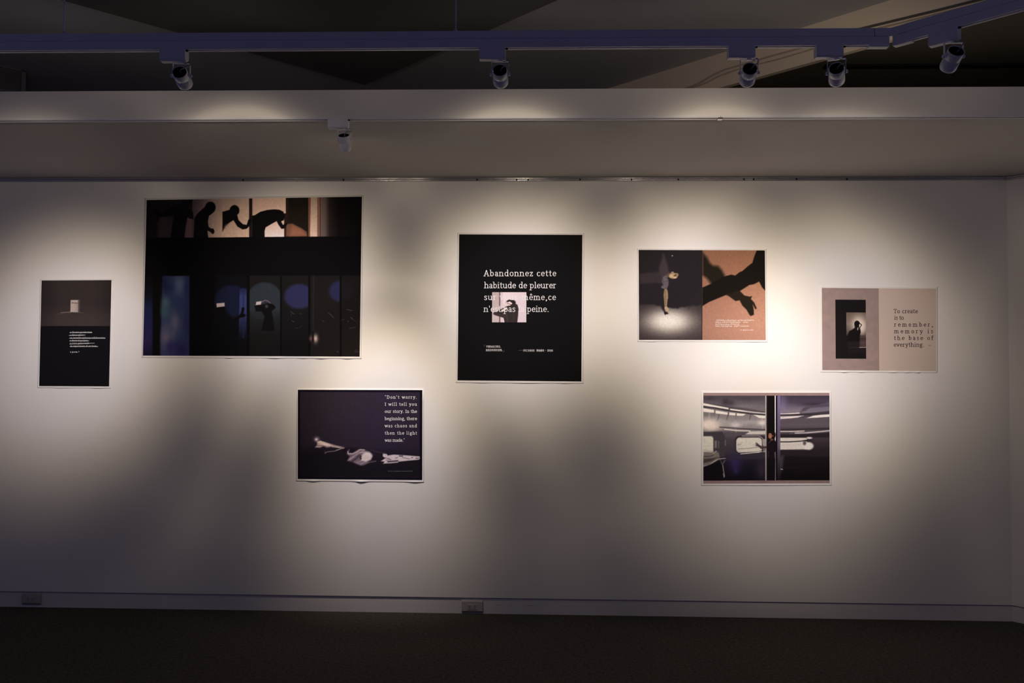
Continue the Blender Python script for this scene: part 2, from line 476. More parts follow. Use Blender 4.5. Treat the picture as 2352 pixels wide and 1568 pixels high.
# ------------------------------------------------------------------ ceiling details
vp = on_z(0, 150, ZC - 0.004)
VM = Matrix.Translation((vp.x, vp.y, 0)) @ Matrix.Rotation(math.pi / 4, 4, 'Z')
pe = on_plane(60, 158, vp, Vector((1, -1, 0)).normalized())
vl = (Vector((pe.x, pe.y, 0)) - Vector((vp.x, vp.y, 0))).length
vent = thing('ceiling_vent', (vp.x, vp.y, ZC - 0.15), 'grey louvred ventilation box hanging at the upper left edge', 'vent')
MB().box((-0.6, 0.012, ZC - 0.15), (vl, 0.30, ZC), VM).build('vent_box', 'vent', vent)
g = MB()
for zz in ((ZC - 0.15, ZC - 0.128), (ZC - 0.012, ZC)):
    g.box((-0.6, 0.0, zz[0]), (vl, 0.012, zz[1]), VM)
g.box((vl - 0.022, 0.0, ZC - 0.15), (vl, 0.012, ZC), VM)
g.build('vent_frame', 'vent', vent)
for k in range(11):
    zc = ZC - 0.122 + k * 0.010
    MB().box((-0.6, -0.001, -0.0012), (vl - 0.024, 0.012, 0.0012), Matrix.Translation((0, 0, zc)) @ VM @ Matrix.Rotation(-0.5, 4, 'X')).build('louvre_slat', 'vent', vent)

bkp = Vector((BKC, 0, ZB)); bkn = Vector((1, 1, 0)).normalized()
def bk(px, py, off):
    return on_plane(px, py, bkp - bkn * off, bkn)
for pts, off, r, mname, lab in (
    ([(1560, 206), (1590, 198), (1612, 188), (1640, 171), (1665, 160), (1700, 150), (1730, 141), (1775, 128), (1865, 104), (1960, 80), (2100, 46), (2330, -10)], 0.006, 0.0035, 'cable_old', 'beige cable clipped along the upper line of the cream bulkhead'),
    ([(1575, 206), (1604, 197), (1625, 189), (1650, 175), (1690, 161), (1740, 148), (1785, 137), (1850, 118), (1890, 104), (1980, 82), (2120, 49), (2330, -2)], 0.005, 0.003, 'cable_old', 'beige cable sagging below its twin on the cream bulkhead'),
    ([(1930, 79), (1962, 70), (2058, 47), (2150, 25), (2225, 6), (2330, -20)], 0.008, 0.005, 'conduit', 'dark conduit running up the cream bulkhead behind the track bend')):
    P = [bk(x, y, off) for x, y in pts]
    tag(MB().tube(P, r, 8).build('wall_cable', mname, None, smooth=True, origin=P[0]), lab, 'cable')

# ------------------------------------------------------------------ wall outlets on the baseboard
def outlet(cx, cy, w, h, label):
    c = on_y(cx, cy, 0.009)
    root = thing('wall_outlet', c, label, 'outlet', 'baseboard outlets')
    k = 5.0 / FPX
    W2, H2 = w * k / 2, h * k / 2
    T = Matrix.Translation(c)
    # wedge shaped plate: proud at the top, bevelled under
    f = MB()
    f.add([T @ Vector(v) for v in ((-W2, 0, -H2), (W2, 0, -H2), (W2, 0, H2), (-W2, 0, H2), (-W2 + 0.003, -0.016, -H2 + 0.014), (W2 - 0.003, -0.016, -H2 + 0.014), (W2 - 0.003, -0.013, H2 - 0.008), (-W2 + 0.003, -0.013, H2 - 0.008))],
          [(3, 2, 1, 0), (4, 5, 6, 7), (0, 1, 5, 4), (1, 2, 6, 5), (2, 3, 7, 6), (3, 0, 4, 7)])
    f.build('plate', 'plastic', root, bevel=0.0015)
    ins = MB().box((-0.029, -0.0185, -0.017), (0.029, -0.012, 0.015), T).build('socket_insert', 'plastic', root, bevel=0.001)
    for sx_ in (-0.0145, 0.0145):
        MB().box((sx_ - 0.010, -0.0190, -0.012), (sx_ + 0.010, -0.0180, 0.010), T).build('socket_face', 'plastic', ins)
        for dz in (-0.0045, 0.0045):
            MB().box((sx_ - 0.005, -0.0193, dz - 0.0013), (sx_ + 0.005, -0.0186, dz + 0.0013), T).build('slot', 'slot', ins)
outlet(1085, 1391.5, 49, 30, 'ivory double outlet on the baseboard below the French text poster')
outlet(74, 1374.5, 46, 28, 'ivory double outlet on the dim baseboard at the far left')

# dark scuffs on the baseboard
for k, (xa, xb, yy) in enumerate(((1133, 1160, 1389), (1168, 1186, 1390), (1200, 1232, 1390.5), (1290, 1312, 1391.5), (2108, 2116, 1402), (2190, 2198, 1403))):
    a = on_y(xa, yy, 0.009); b = on_y(xb, yy, 0.009)
    n = 7
    vs = []; fsx = []
    for i in range(n):
        t = i / (n - 1)
        q = a.lerp(b, t); hh = 0.0010 * math.sin(math.pi * (0.1 + 0.8 * t)) * random.uniform(0.5, 1.1)
        vs += [(q.x, 0.0087, q.z - hh), (q.x, 0.0087, q.z + hh)]
    for i in range(n - 1):
        fsx.append((2 * i, 2 * i + 2, 2 * i + 3, 2 * i + 1))
    o = MB().add(vs, fsx).build('scuff_mark', 'conduit', bpy.data.objects['baseboard_back'])

# ------------------------------------------------------------------ lettering: a slab serif drawn with an elliptical pen
def A_(cx, cy, rx, ry, a0, a1, n=12):
    return [(cx + rx * math.cos(math.radians(a0 + (a1 - a0) * i / n)), cy + ry * math.sin(math.radians(a0 + (a1 - a0) * i / n))) for i in range(n + 1)]
def E_(cx, cy, rx, ry):
    return A_(cx, cy, rx, ry, 0, 360, 18)
def S_(x, y=0.04, w=0.40):
    return [(x - w / 2, y), (x + w / 2, y)]
def stem(x, y0=0.0, y1=1.0):
    return [(x, y0 + 0.05), (x, y1 - 0.05)]
def tl(x, y=0.96, w=0.17):
    return [(x - w, y), (x, y)]
def fr(x, w=0.16):
    return [(x, 0.04), (x + w, 0.04)]
G = {
 'a': (0.86, [A_(0.38, 0.70, 0.25, 0.27, 155, 0), [(0.63, 0.70), (0.63, 0.05)], E_(0.37, 0.29, 0.25, 0.25), fr(0.63, 0.14)]),
 'b': (1.00, [stem(0.20, 0, 1.5), tl(0.2, 1.46), E_(0.51, 0.5, 0.32, 0.46)]),
 'c': (0.84, [A_(0.48, 0.5, 0.35, 0.46, 45, 315)]),
 'd': (1.04, [E_(0.46, 0.5, 0.33, 0.46), stem(0.79, 0, 1.5), tl(0.79, 1.46), fr(0.79)]),
 'e': (0.90, [A_(0.47, 0.5, 0.34, 0.46, 3, 318, 16), [(0.14, 0.53), (0.80, 0.53)]]),
 'f': (0.64, [stem(0.28, 0, 1.28), A_(0.52, 1.22, 0.24, 0.24, 180, 60, 7), [(0.08, 0.95), (0.60, 0.95)], S_(0.28)]),
 'g': (0.90, [E_(0.42, 0.64, 0.28, 0.33), E_(0.44, -0.20, 0.34, 0.22), [(0.26, 0.36), (0.18, 0.18), (0.34, 0.07), (0.66, 0.0)], [(0.62, 0.86), (0.82, 0.95)]]),
 'h': (1.10, [stem(0.2, 0, 1.5), tl(0.2, 1.46), A_(0.52, 0.66, 0.31, 0.30, 165, 0), stem(0.83, 0, 0.72), S_(0.2), S_(0.83)]),
 'i': (0.52, [stem(0.25), tl(0.25), S_(0.25), [(0.24, 1.36), (0.26, 1.36)]]),
 'j': (0.52, [stem(0.28, -0.2, 1.0), tl(0.28), A_(0.06, -0.18, 0.22, 0.22, 0, -100, 6), [(0.27, 1.36), (0.29, 1.36)]]),
 'k': (0.98, [stem(0.2, 0, 1.5), tl(0.2, 1.46), [(0.26, 0.42), (0.70, 0.95)], [(0.42, 0.6), (0.82, 0.05)], S_(0.2), S_(0.82, 0.04, 0.3), S_(0.68, 0.96, 0.34)]),
 'l': (0.54, [stem(0.26, 0, 1.5), tl(0.26, 1.46), S_(0.26)]),
 'm': (1.60, [stem(0.2), tl(0.2), A_(0.48, 0.66, 0.27, 0.30, 165, 0), stem(0.76, 0, 0.72), A_(1.05, 0.66, 0.28, 0.30, 165, 0), stem(1.34, 0, 0.72), S_(0.2), S_(0.76, 0.04, 0.34), S_(1.34)]),
 'n': (1.10, [stem(0.2), tl(0.2), A_(0.52, 0.66, 0.31, 0.30, 165, 0), stem(0.83, 0, 0.72), S_(0.2), S_(0.83)]),
 'o': (0.98, [E_(0.49, 0.5, 0.36, 0.46)]),
 'p': (1.02, [stem(0.2, -0.46, 1.0), tl(0.2), E_(0.52, 0.5, 0.32, 0.46), S_(0.2, -0.43, 0.42)]),
 'r': (0.76, [stem(0.22), tl(0.22), A_(0.50, 0.62, 0.28, 0.33, 165, 55, 7), S_(0.22, 0.04, 0.44)]),
 's': (0.78, [[(0.63, 0.80), (0.54, 0.94), (0.37, 0.97), (0.20, 0.88), (0.17, 0.73), (0.28, 0.59), (0.50, 0.47), (0.64, 0.34), (0.62, 0.15), (0.46, 0.03), (0.28, 0.03), (0.13, 0.18)]]),
 't': (0.66, [[(0.28, 1.28), (0.28, 0.22), (0.34, 0.08), (0.46, 0.04), (0.60, 0.09)], [(0.06, 0.95), (0.58, 0.95)]]),
 'u': (1.08, [[(0.2, 0.95), (0.2, 0.35)], A_(0.49, 0.34, 0.29, 0.30, 180, 340), stem(0.82), tl(0.2), tl(0.82), fr(0.82)]),
 'v': (0.94, [[(0.12, 0.95), (0.46, 0.05), (0.80, 0.95)], S_(0.14, 0.96, 0.32), S_(0.80, 0.96, 0.28)]),
 'w': (1.40, [[(0.12, 0.95), (0.40, 0.05), (0.70, 0.92), (1.0, 0.05), (1.26, 0.95)], S_(0.14, 0.96, 0.32), S_(1.26, 0.96, 0.28)]),
 'x': (0.94, [[(0.14, 0.95), (0.80, 0.05)], [(0.78, 0.95), (0.14, 0.05)], S_(0.16, 0.96, 0.3), S_(0.78, 0.96, 0.28), S_(0.14, 0.04, 0.28), S_(0.80, 0.04, 0.3)]),
 'y': (0.94, [[(0.12, 0.95), (0.48, 0.06)], [(0.82, 0.95), (0.48, 0.06), (0.36, -0.30), (0.22, -0.42), (0.08, -0.38)], S_(0.14, 0.96, 0.32), S_(0.80, 0.96, 0.28)]),
 'z': (0.82, [[(0.12, 0.80), (0.12, 0.95), (0.68, 0.95), (0.10, 0.05), (0.70, 0.05), (0.70, 0.22)]]),
 'A': (1.25, [[(0.16, 0.05), (0.60, 1.38)], [(0.62, 1.38), (1.06, 0.05)], [(0.32, 0.50), (0.90, 0.50)], S_(0.16, 0.04, 0.36), S_(1.06, 0.04, 0.38)]),
 'D': (1.32, [stem(0.26, 0, 1.4), A_(0.52, 0.7, 0.62, 0.66, 90, -90, 14), [(0.06, 1.36), (0.54, 1.36)], [(0.06, 0.04), (0.54, 0.04)]]),
 'I': (0.62, [stem(0.31, 0, 1.4), S_(0.31, 0.04, 0.46), S_(0.31, 1.36, 0.46)]),
 'T': (1.10, [stem(0.55, 0, 1.4), [(0.08, 1.16), (0.08, 1.36), (1.02, 1.36), (1.02, 1.16)], S_(0.55, 0.04, 0.46)]),
 'L': (1.02, [stem(0.28, 0, 1.4), S_(0.28, 1.36, 0.44), [(0.08, 0.04), (0.92, 0.04), (0.92, 0.28)]]),
 'M': (1.62, [stem(0.24, 0, 1.4), [(0.24, 1.36), (0.80, 0.12), (1.36, 1.36)], stem(1.36, 0, 1.4), S_(0.24), S_(1.36)]),
 ',': (0.46, [[(0.24, 0.06), (0.25, -0.04), (0.17, -0.22)]]),
 '.': (0.46, [[(0.22, 0.07), (0.24, 0.07)]]),
 '-': (0.62, [[(0.10, 0.50), (0.52, 0.50)]]),
 "'": (0.40, [[(0.20, 1.44), (0.19, 1.08)]]),
 '\u201c': (0.66, [[(0.24, 1.44), (0.17, 1.32), (0.18, 1.22)], [(0.48, 1.44), (0.41, 1.32), (0.42, 1.22)]]),
 '\u201d': (0.66, [[(0.20, 1.42), (0.21, 1.32), (0.14, 1.20)], [(0.44, 1.42), (0.45, 1.32), (0.38, 1.20)]]),
 '\u2013': (0.70, [[(0.05, 0.45), (0.65, 0.45)]]),
 '?': (0.76, [A_(0.36, 1.14, 0.25, 0.26, 170, -70, 9), [(0.44, 0.88), (0.34, 0.68), (0.34, 0.46)], [(0.33, 0.07), (0.35, 0.07)]]),
 ' ': (0.52, []),
}
G['\u00ea'] = (G['e'][0], G['e'][1] + [[(0.26, 1.22), (0.46, 1.46), (0.66, 1.22)]])

def hull(pts):
    pts = sorted(set(pts))
    def half(ps):
        h = []
        for p in ps:
            while len(h) > 1 and (h[-1][0] - h[-2][0]) * (p[1] - h[-2][1]) - (h[-1][1] - h[-2][1]) * (p[0] - h[-2][0]) <= 1e-12:
                h.pop()
            h.append(p)
        return h
    a = half(pts); b = half(pts[::-1])
    return a[:-1] + b[:-1]

def text_polys(text, x0, x1, yb, xh, pen=(0.095, 0.062)):
    """polygons in image coordinates (y down); the spacing is stretched so that the line ends at x1"""
    adv = [G[c][0] for c in text]
    nat = sum(adv) * xh
    tr = (x1 - x0 - nat) / max(1, len(text) - 1)
    pen8 = [(pen[0] * math.cos(k * math.pi / 4 + 0.39), pen[1] * math.sin(k * math.pi / 4 + 0.39)) for k in range(8)]
    x = x0
    out = []
    for c, ad in zip(text, adv):
        for pl in G[c][1]:
            for (ax, ay), (bx, by) in zip(pl[:-1], pl[1:]):
                sc = 1.5 if c in '.ij' and abs(ax - bx) < 0.05 and ay > 1.2 or c in '.,' else 1.0
                h = hull([(round(ax + p * sc, 5), round(ay + q * sc, 5)) for p, q in pen8] + [(round(bx + p * sc, 5), round(by + q * sc, 5)) for p, q in pen8])
                out.append([(x + p * xh, yb - q * xh) for p, q in h])
        x += ad * xh + tr
    return out
def line_poly(x0, y0, x1, y1, w):
    dx, dy = x1 - x0, y1 - y0
    l = math.hypot(dx, dy) or 1
    nx, ny = -dy / l * w / 2, dx / l * w / 2
    return [(x0 + nx, y0 + ny), (x1 + nx, y1 + ny), (x1 - nx, y1 - ny), (x0 - nx, y0 - ny)]

# ------------------------------------------------------------------ posters
class Poster:
    """All drawing coordinates are those of one enlarged view of the poster:
    view pixel = photo pixel minus origin, times scale."""
    def __init__(s, name, org, sc, inner, outer, label, lifts):
        s.org, s.sc, s.inner, s.outer, s.lifts = org, sc, inner, outer, lifts
        c = [s.px(*p) for p in outer]
        b = on_y((c[2][0] + c[3][0]) / 2, (c[2][1] + c[3][1]) / 2, 0.0)
        s.root = thing(name, b, label, 'poster')
        s.base = np.array(b)
        s.sheet()
    def px(s, x, y):
        return (x / s.sc + s.org[0], y / s.sc + s.org[1])
    def lift(s, u, v):
        """how far the paper stands off the wall; the lower edge curls here and there"""
        z = np.zeros_like(u)
        for c, w, h in s.lifts:
            z = z + h * np.exp(-((u - c) / w) ** 2)
        return z * np.clip((v - 0.955) / 0.045, 0, 1) ** 2
    def quad(s, c, u, v):
        c = np.array(c, dtype=float)
        w = [(1 - u) * (1 - v), u * (1 - v), u * v, (1 - u) * v]
        return sum(w[i] * c[i][0] for i in range(4)), sum(w[i] * c[i][1] for i in range(4))
    def outer_uv(s, x, y):
        o = s.outer
        v = (y - (o[0][1] + o[1][1]) / 2) / ((o[2][1] + o[3][1]) / 2 - (o[0][1] + o[1][1]) / 2)
        u = (x - (o[0][0] + o[3][0]) / 2) / ((o[1][0] + o[2][0]) / 2 - (o[0][0] + o[3][0]) / 2)
        return u, v
    def world(s, x, y, off):
        """view coordinates -> points on the paper, off metres in front of it"""
        x = np.asarray(x, dtype=float); y = np.asarray(y, dtype=float)
        P = on_y_np(x / s.sc + s.org[0], y / s.sc + s.org[1], 0.0)
        u, v = s.outer_uv(x, y)
        P[..., 1] = -(0.0022 + s.lift(u, v) + off)
        return P
    def grid_mesh(s, name, X, Y, off, mat, colors=None, parent=None, thick=False):
        ny, nx = X.shape
        P = s.world(X, Y, off).reshape(-1, 3)
        idx = np.arange(nx * ny).reshape(ny, nx)
        q = np.stack([idx[1:, :-1], idx[1:, 1:], idx[:-1, 1:], idx[:-1, :-1]], -1).reshape(-1, 4)
        if thick:
            Bk = P.copy(); Bk[:, 1] = -0.0002
            n = len(P)
            ring = np.concatenate([idx[0, :], idx[1:, -1], idx[-1, -2::-1], idx[-2:0:-1, 0]])
            nxt = np.roll(ring, -1)
            side = np.stack([ring, nxt, nxt + n, ring + n], -1)
            P = np.concatenate([P, Bk]); q = np.concatenate([q, side, (q + n)[:, ::-1]])
        P = P - s.base
        me = bpy.data.meshes.new(name)
        me.vertices.add(len(P)); me.vertices.foreach_set('co', P.astype(np.float32).ravel())
        me.loops.add(q.size); me.loops.foreach_set('vertex_index', q.astype(np.int32).ravel())
        me.polygons.add(len(q))
        me.polygons.foreach_set('loop_start', np.arange(0, q.size, 4, dtype=np.int32))
        me.update(calc_edges=True)
        if colors is not None:
            at = me.attributes.new('print', 'FLOAT_COLOR', 'POINT')
            rgba = np.ones((len(P), 4), np.float32)
            rgba[:, :3] = colors.reshape(-1, 3)
            at.data.foreach_set('color', rgba.ravel())
        me.materials.append(M[mat])
        o = bpy.data.objects.new(name, me)
        COL.objects.link(o)
        o.parent = parent or s.root
        return o
    def sheet(s):
        u, v = np.meshgrid(np.linspace(0, 1, 81), np.concatenate([np.linspace(0, 0.94, 8), np.linspace(0.955, 1, 10)]))
        X, Y = s.quad(s.outer, u, v)
        s.paper = s.grid_mesh('paper_sheet', X, Y, 0.0, 'paper', thick=True)
    def canvas(s, corners, step, base):
        """step: view pixels per sample"""
        w = max(abs(corners[1][0] - corners[0][0]), abs(corners[2][0] - corners[3][0]))
        h = max(abs(corners[3][1] - corners[0][1]), abs(corners[2][1] - corners[1][1]))
        u, v = np.meshgrid(np.linspace(0, 1, int(w / step) + 1), np.linspace(0, 1, int(h / step) + 1))
        X, Y = s.quad(corners, u, v)
        return Canvas(X, Y, base)
    def picture(s, name, cv, gain=1.0, off=0.0005):
        lin = np.clip(s2l(np.clip(cv.c, 0, 255)) / gain, 0.0, 0.92)
        return s.grid_mesh(name, cv.X, cv.Y, off, 'print', lin)
    def letters(s, name, polys, mat, off=0.0011, parent=None):
        vs = []; fs = []
        for p in polys:
            b = len(vs); vs += p; fs.append(list(range(b, b + len(p))))
        a = np.array(vs, dtype=float)
        P = s.world(a[:, 0], a[:, 1], off) - s.base
        for i, f in enumerate(fs):
            P[f, 1] -= 6e-6 * (i % 40)
        me = bpy.data.meshes.new(name)
        me.from_pydata(P.tolist(), [], fs)
        me.update()
        me.materials.append(M[mat])
        o = bpy.data.objects.new(name, me)
        COL.objects.link(o); o.parent = parent or s.root
        return o

class Canvas:
    def __init__(s, X, Y, base):
        s.X, s.Y = X, Y
        s.c = np.empty(X.shape + (3,)); s.c[:] = base
    def sub(s, x0, y0, x1, y1):
        ok = (s.X >= x0) & (s.X <= x1) & (s.Y >= y0) & (s.Y <= y1)
        if not ok.any(): return None
        r = np.where(ok.any(1))[0]; c = np.where(ok.any(0))[0]
        return slice(r[0], r[-1] + 1), slice(c[0], c[-1] + 1)
    def mix(s, sl, m, col):
        s.c[sl] += (np.asarray(col, dtype=float) - s.c[sl]) * m[..., None]
    def poly(s, pts, col, soft=4.0, op=1.0):
        xs = [p[0] for p in pts]; ys = [p[1] for p in pts]
        sl = s.sub(min(xs) - soft, min(ys) - soft, max(xs) + soft, max(ys) + soft)
        if sl is None: return
        X, Y = s.X[sl], s.Y[sl]
        inside = np.zeros(X.shape, bool); d2 = np.full(X.shape, 1e9)
        for (ax, ay), (bx, by) in zip(pts, pts[1:] + pts[:1]):
            if ay != by:
                inside ^= ((ay > Y) != (by > Y)) & (X < (bx - ax) * (Y - ay) / (by - ay) + ax)
            ex, ey = bx - ax, by - ay
            t = np.clip(((X - ax) * ex + (Y - ay) * ey) / (ex * ex + ey * ey + 1e-9), 0, 1)
            d2 = np.minimum(d2, (X - ax - t * ex) ** 2 + (Y - ay - t * ey) ** 2)
        sd = np.where(inside, 1, -1) * np.sqrt(d2)
        s.mix(sl, np.clip(0.5 + sd / soft, 0, 1) * op, col)
    def rect(s, x0, y0, x1, y1, col, soft=4.0, op=1.0):
        sl = s.sub(x0 - soft, y0 - soft, x1 + soft, y1 + soft)
        if sl is None: return
        X, Y = s.X[sl], s.Y[sl]
        sd = np.minimum(np.minimum(X - x0, x1 - X), np.minimum(Y - y0, y1 - Y))
        s.mix(sl, np.clip(0.5 + sd / soft, 0, 1) * op, col)
    def rrect(s, x0, y0, x1, y1, r, col, soft=8.0, op=1.0):
        p = []
        for cx, cy, a in ((x1 - r, y0 + r, -90), (x1 - r, y1 - r, 0), (x0 + r, y1 - r, 90), (x0 + r, y0 + r, 180)):
            p += A_(cx, cy, r, r, a, a + 90, 5)
        s.poly(p, col, soft, op)
    def line(s, pts, w, col, soft=4.0, op=1.0):
        xs = [p[0] for p in pts]; ys = [p[1] for p in pts]; k = w + soft
        sl = s.sub(min(xs) - k, min(ys) - k, max(xs) + k, max(ys) + k)
        if sl is None: return
        X, Y = s.X[sl], s.Y[sl]; d2 = np.full(X.shape, 1e9)
        for (ax, ay), (bx, by) in zip(pts[:-1], pts[1:]):
            ex, ey = bx - ax, by - ay
            t = np.clip(((X - ax) * ex + (Y - ay) * ey) / (ex * ex + ey * ey + 1e-9), 0, 1)
            d2 = np.minimum(d2, (X - ax - t * ex) ** 2 + (Y - ay - t * ey) ** 2)
        s.mix(sl, np.clip(0.5 + (w / 2 - np.sqrt(d2)) / soft, 0, 1) * op, col)
    def ell(s, cx, cy, rx, ry, col, soft=0.15, op=1.0, clip=None):
        k = 1 + soft
        x0, y0, x1, y1 = cx - rx * k, cy - ry * k, cx + rx * k, cy + ry * k
        if clip:
            x0, y0, x1, y1 = max(x0, clip[0]), max(y0, clip[1]), min(x1, clip[2]), min(y1, clip[3])
        sl = s.sub(x0, y0, x1, y1)
        if sl is None: return
        d = np.hypot((s.X[sl] - cx) / rx, (s.Y[sl] - cy) / ry)
        s.mix(sl, np.clip((1 + soft - d) / (2 * soft), 0, 1) * op, col)
    def glow(s, cx, cy, rx, ry, col, op=1.0, clip=None):
        x0, y0, x1, y1 = cx - rx * 2.6, cy - ry * 2.6, cx + rx * 2.6, cy + ry * 2.6
        if clip:
            x0, y0, x1, y1 = max(x0, clip[0]), max(y0, clip[1]), min(x1, clip[2]), min(y1, clip[3])
        sl = s.sub(x0, y0, x1, y1)
        if sl is None: return
        d = ((s.X[sl] - cx) / rx) ** 2 + ((s.Y[sl] - cy) / ry) ** 2
        s.mix(sl, np.exp(-d) * op, col)
    def vgrad(s, x0, y0, x1, y1, stops, horizontal=False, op=1.0):
        sl = s.sub(x0, y0, x1, y1)
        if sl is None: return
        T = s.X[sl] if horizontal else s.Y[sl]
        t = [q[0] for q in stops]
        col = np.stack([np.interp(T, t, [q[1][k] for q in stops]) for k in range(3)], -1)
        s.c[sl] += (col - s.c[sl]) * op
    def grain(s, amp, cell):
        """soft print mottling"""
        ny, nx = s.X.shape
        g = rng.normal(0, 1, (max(3, ny // cell + 2), max(3, nx // cell + 2)))
        yi = np.linspace(0, g.shape[0] - 1.001, ny); xi = np.linspace(0, g.shape[1] - 1.001, nx)
        y0 = yi.astype(int); x0 = xi.astype(int); fy = (yi - y0)[:, None]; fx = (xi - x0)[None]
        q = g[y0][:, x0] * (1 - fy) * (1 - fx) + g[y0 + 1][:, x0] * fy * (1 - fx) + g[y0][:, x0 + 1] * (1 - fy) * fx + g[y0 + 1][:, x0 + 1] * fy * fx
        s.c *= (1 + amp * q)[..., None]

# --- wide poster: bent silhouettes above, blue stage below
P = Poster('exhibition_poster', (300, 430), 3.825, [(143, 113), (2033, 83), (2013, 1487), (110, 1478)], [(124, 95), (2048, 66), (2030, 1506), (98, 1496)],
           'large wide poster with bent black silhouettes above a dark blue stage scene', [(0.39, 0.015, 0.007), (0.60, 0.03, 0.008), (0.73, 0.02, 0.005), (0.81, 0.025, 0.008), (0.93, 0.02, 0.006)])
c = P.canvas(P.inner, 3.6, (11, 9, 11))
c.vgrad(135, 90, 2030, 440, [(140, (20, 17, 21)), (250, (24, 20, 23)), (545, (34, 28, 32))], True)
c.rect(240, 255, 380, 445, (58, 46, 48), 40, 0.8); c.rect(478, 265, 556, 445, (92, 76, 78), 16, 0.85)
c.vgrad(545, 80, 807, 447, [(545, (70, 56, 62)), (640, (108, 90, 90)), (720, (150, 128, 118)), (807, (172, 148, 134))], True)
c.vgrad(807, 80, 1052, 445, [(807, (178, 152, 136)), (1052, (196, 168, 150))], True)
c.vgrad(1052, 80, 1368, 445, [(90, (196, 166, 148)), (300, (204, 172, 158)), (430, (228, 196, 190))])
c.rect(1042, 80, 1070, 445, (34, 24, 26), 6); c.rect(1072, 80, 1078, 445, (150, 120, 108), 5, .6)
c.rect(1368, 80, 1575, 445, (27, 22, 18), 6); c.rect(1350, 230, 1386, 445, (34, 25, 23), 6); c.rect(1364, 80, 1386, 260, (38, 28, 26), 5)
c.poly([(1370, 322), (1420, 320), (1500, 360), (1548, 392), (1550, 432), (1366, 432)], (104, 72, 56), 14)
c.poly([(1420, 330), (1500, 372), (1545, 420), (1450, 430), (1400, 430)], (138, 92, 72), 30, .8)
c.rect(1562, 80, 1582, 445, (112, 74, 60), 6)
c.vgrad(1582, 80, 1642, 445, [(90, (158, 136, 122)), (430, (196, 168, 152))])
c.rect(1640, 80, 1677, 445, (112, 84, 70), 5); c.rect(1664, 80, 1670, 445, (50, 34, 30), 4)
c.vgrad(1676, 80, 2040, 440, [(1676, (96, 82, 80)), (1710, (84, 72, 70)), (1750, (34, 28, 28)), (1830, (17, 14, 15)), (2040, (13, 10, 12))], True)
K = (13, 11, 13)
c.poly([(215, 215), (240, 205), (280, 235), (340, 188), (395, 152), (448, 150), (455, 112), (545, 112), (532, 158), (505, 182), (548, 215), (556, 282), (520, 275), (500, 260), (470, 445), (352, 445), (382, 250), (262, 260), (240, 300)], (16, 13, 16), 10)
c.ell(703, 176, 46, 49, K, .1)
c.poly([(668, 160), (625, 198), (588, 232), (562, 272), (554, 445), (684, 445), (676, 380), (700, 392), (716, 408), (730, 411), (740, 386), (730, 364), (704, 360), (686, 346), (680, 300), (690, 250), (712, 236), (738, 212)], K, 6)
c.ell(914, 204, 43, 47, K, .1)
c.poly([(808, 216), (868, 198), (900, 236), (938, 246), (950, 288), (988, 325), (1022, 330), (1034, 288), (1048, 275), (1062, 290), (1050, 335), (1022, 364), (985, 371), (940, 346), (905, 290), (868, 312), (835, 345), (808, 392)], K, 6)
c.poly([(1068, 250), (1092, 246), (1140, 216), (1200, 200), (1262, 194), (1310, 198), (1342, 214), (1358, 250), (1346, 290), (1324, 300), (1340, 332), (1366, 312), (1382, 318), (1352, 362), (1326, 366), (1300, 330), (1284, 298), (1240, 322), (1188, 352), (1178, 386), (1180, 442), (1068, 445)], K, 6)
c.poly([(810, 380), (830, 330), (880, 312), (860, 340), (832, 365)], (150, 118, 108), 14, .5)
c.poly([(120, 445), (2030, 430), (2030, 776), (120, 776)], (9, 8, 10), 3)
# lower scene
c.rect(100, 776, 2030, 1500, (15, 14, 17), 4)
c.vgrad(100, 780, 196, 1500, [(780, (15, 14, 18)), (930, (18, 20, 32)), (1060, (30, 38, 78)), (1200, (36, 36, 82)), (1350, (48, 36, 82)), (1480, (26, 22, 52))])
c.rect(194, 776, 284, 1500, (14, 12, 14), 16)
c.poly([(284, 780), (524, 780), (518, 1490), (262, 1490)], (50, 60, 104), 12)
for a in ((430, 850, 55, 90, (98, 112, 148), .9), (310, 1010, 40, 60, (82, 110, 128), .85), (300, 1090, 45, 60, (70, 100, 112), .8), (390, 1180, 45, 90, (104, 106, 130), .8), (310, 1320, 50, 110, (112, 104, 126), .9), (370, 1290, 30, 60, (96, 92, 120), .7),
          (330, 880, 50, 60, (38, 44, 88), .9), (500, 900, 30, 120, (40, 44, 98), .8), (430, 1040, 40, 60, (44, 60, 100), .7), (350, 1400, 40, 50, (48, 38, 104), .85), (440, 1430, 70, 60, (44, 36, 92), .9), (500, 1200, 30, 160, (40, 40, 88), .8), (300, 840, 22, 60, (30, 30, 60), .6), (380, 1440, 30, 40, (70, 56, 120), .5)):
    c.glow(*a[:4], a[4], a[5], (262, 780, 524, 1490))
c.rect(519, 776, 745, 1500, (11, 10, 13), 14)
c.rect(745, 776, 1040, 1500, (15, 15, 20), 20)
c.ell(888, 1000, 148, 140, (28, 34, 62), .1, .9, (740, 850, 1035, 1180)); c.poly([(740, 1060), (830, 1060), (905, 1165), (960, 1180), (960, 1480), (700, 1480)], (13, 13, 17), 40)
c.vgrad(958, 890, 1024, 1340, [(890, (34, 40, 74)), (960, (64, 74, 128)), (1100, (60, 68, 124)), (1240, (34, 38, 66)), (1340, (15, 15, 20))], op=.9)
c.rect(985, 880, 1000, 1330, (38, 44, 84), 8, .6)
c.rect(1046, 776, 1318, 1500, (30, 27, 26), 6)
c.ell(1178, 1000, 160, 165, (52, 60, 68), .06, .9, (1048, 830, 1316, 1210)); c.vgrad(1048, 1080, 1316, 1490, [(1080, (44, 50, 54)), (1300, (26, 25, 26)), (1490, (22, 20, 22))], op=.8)
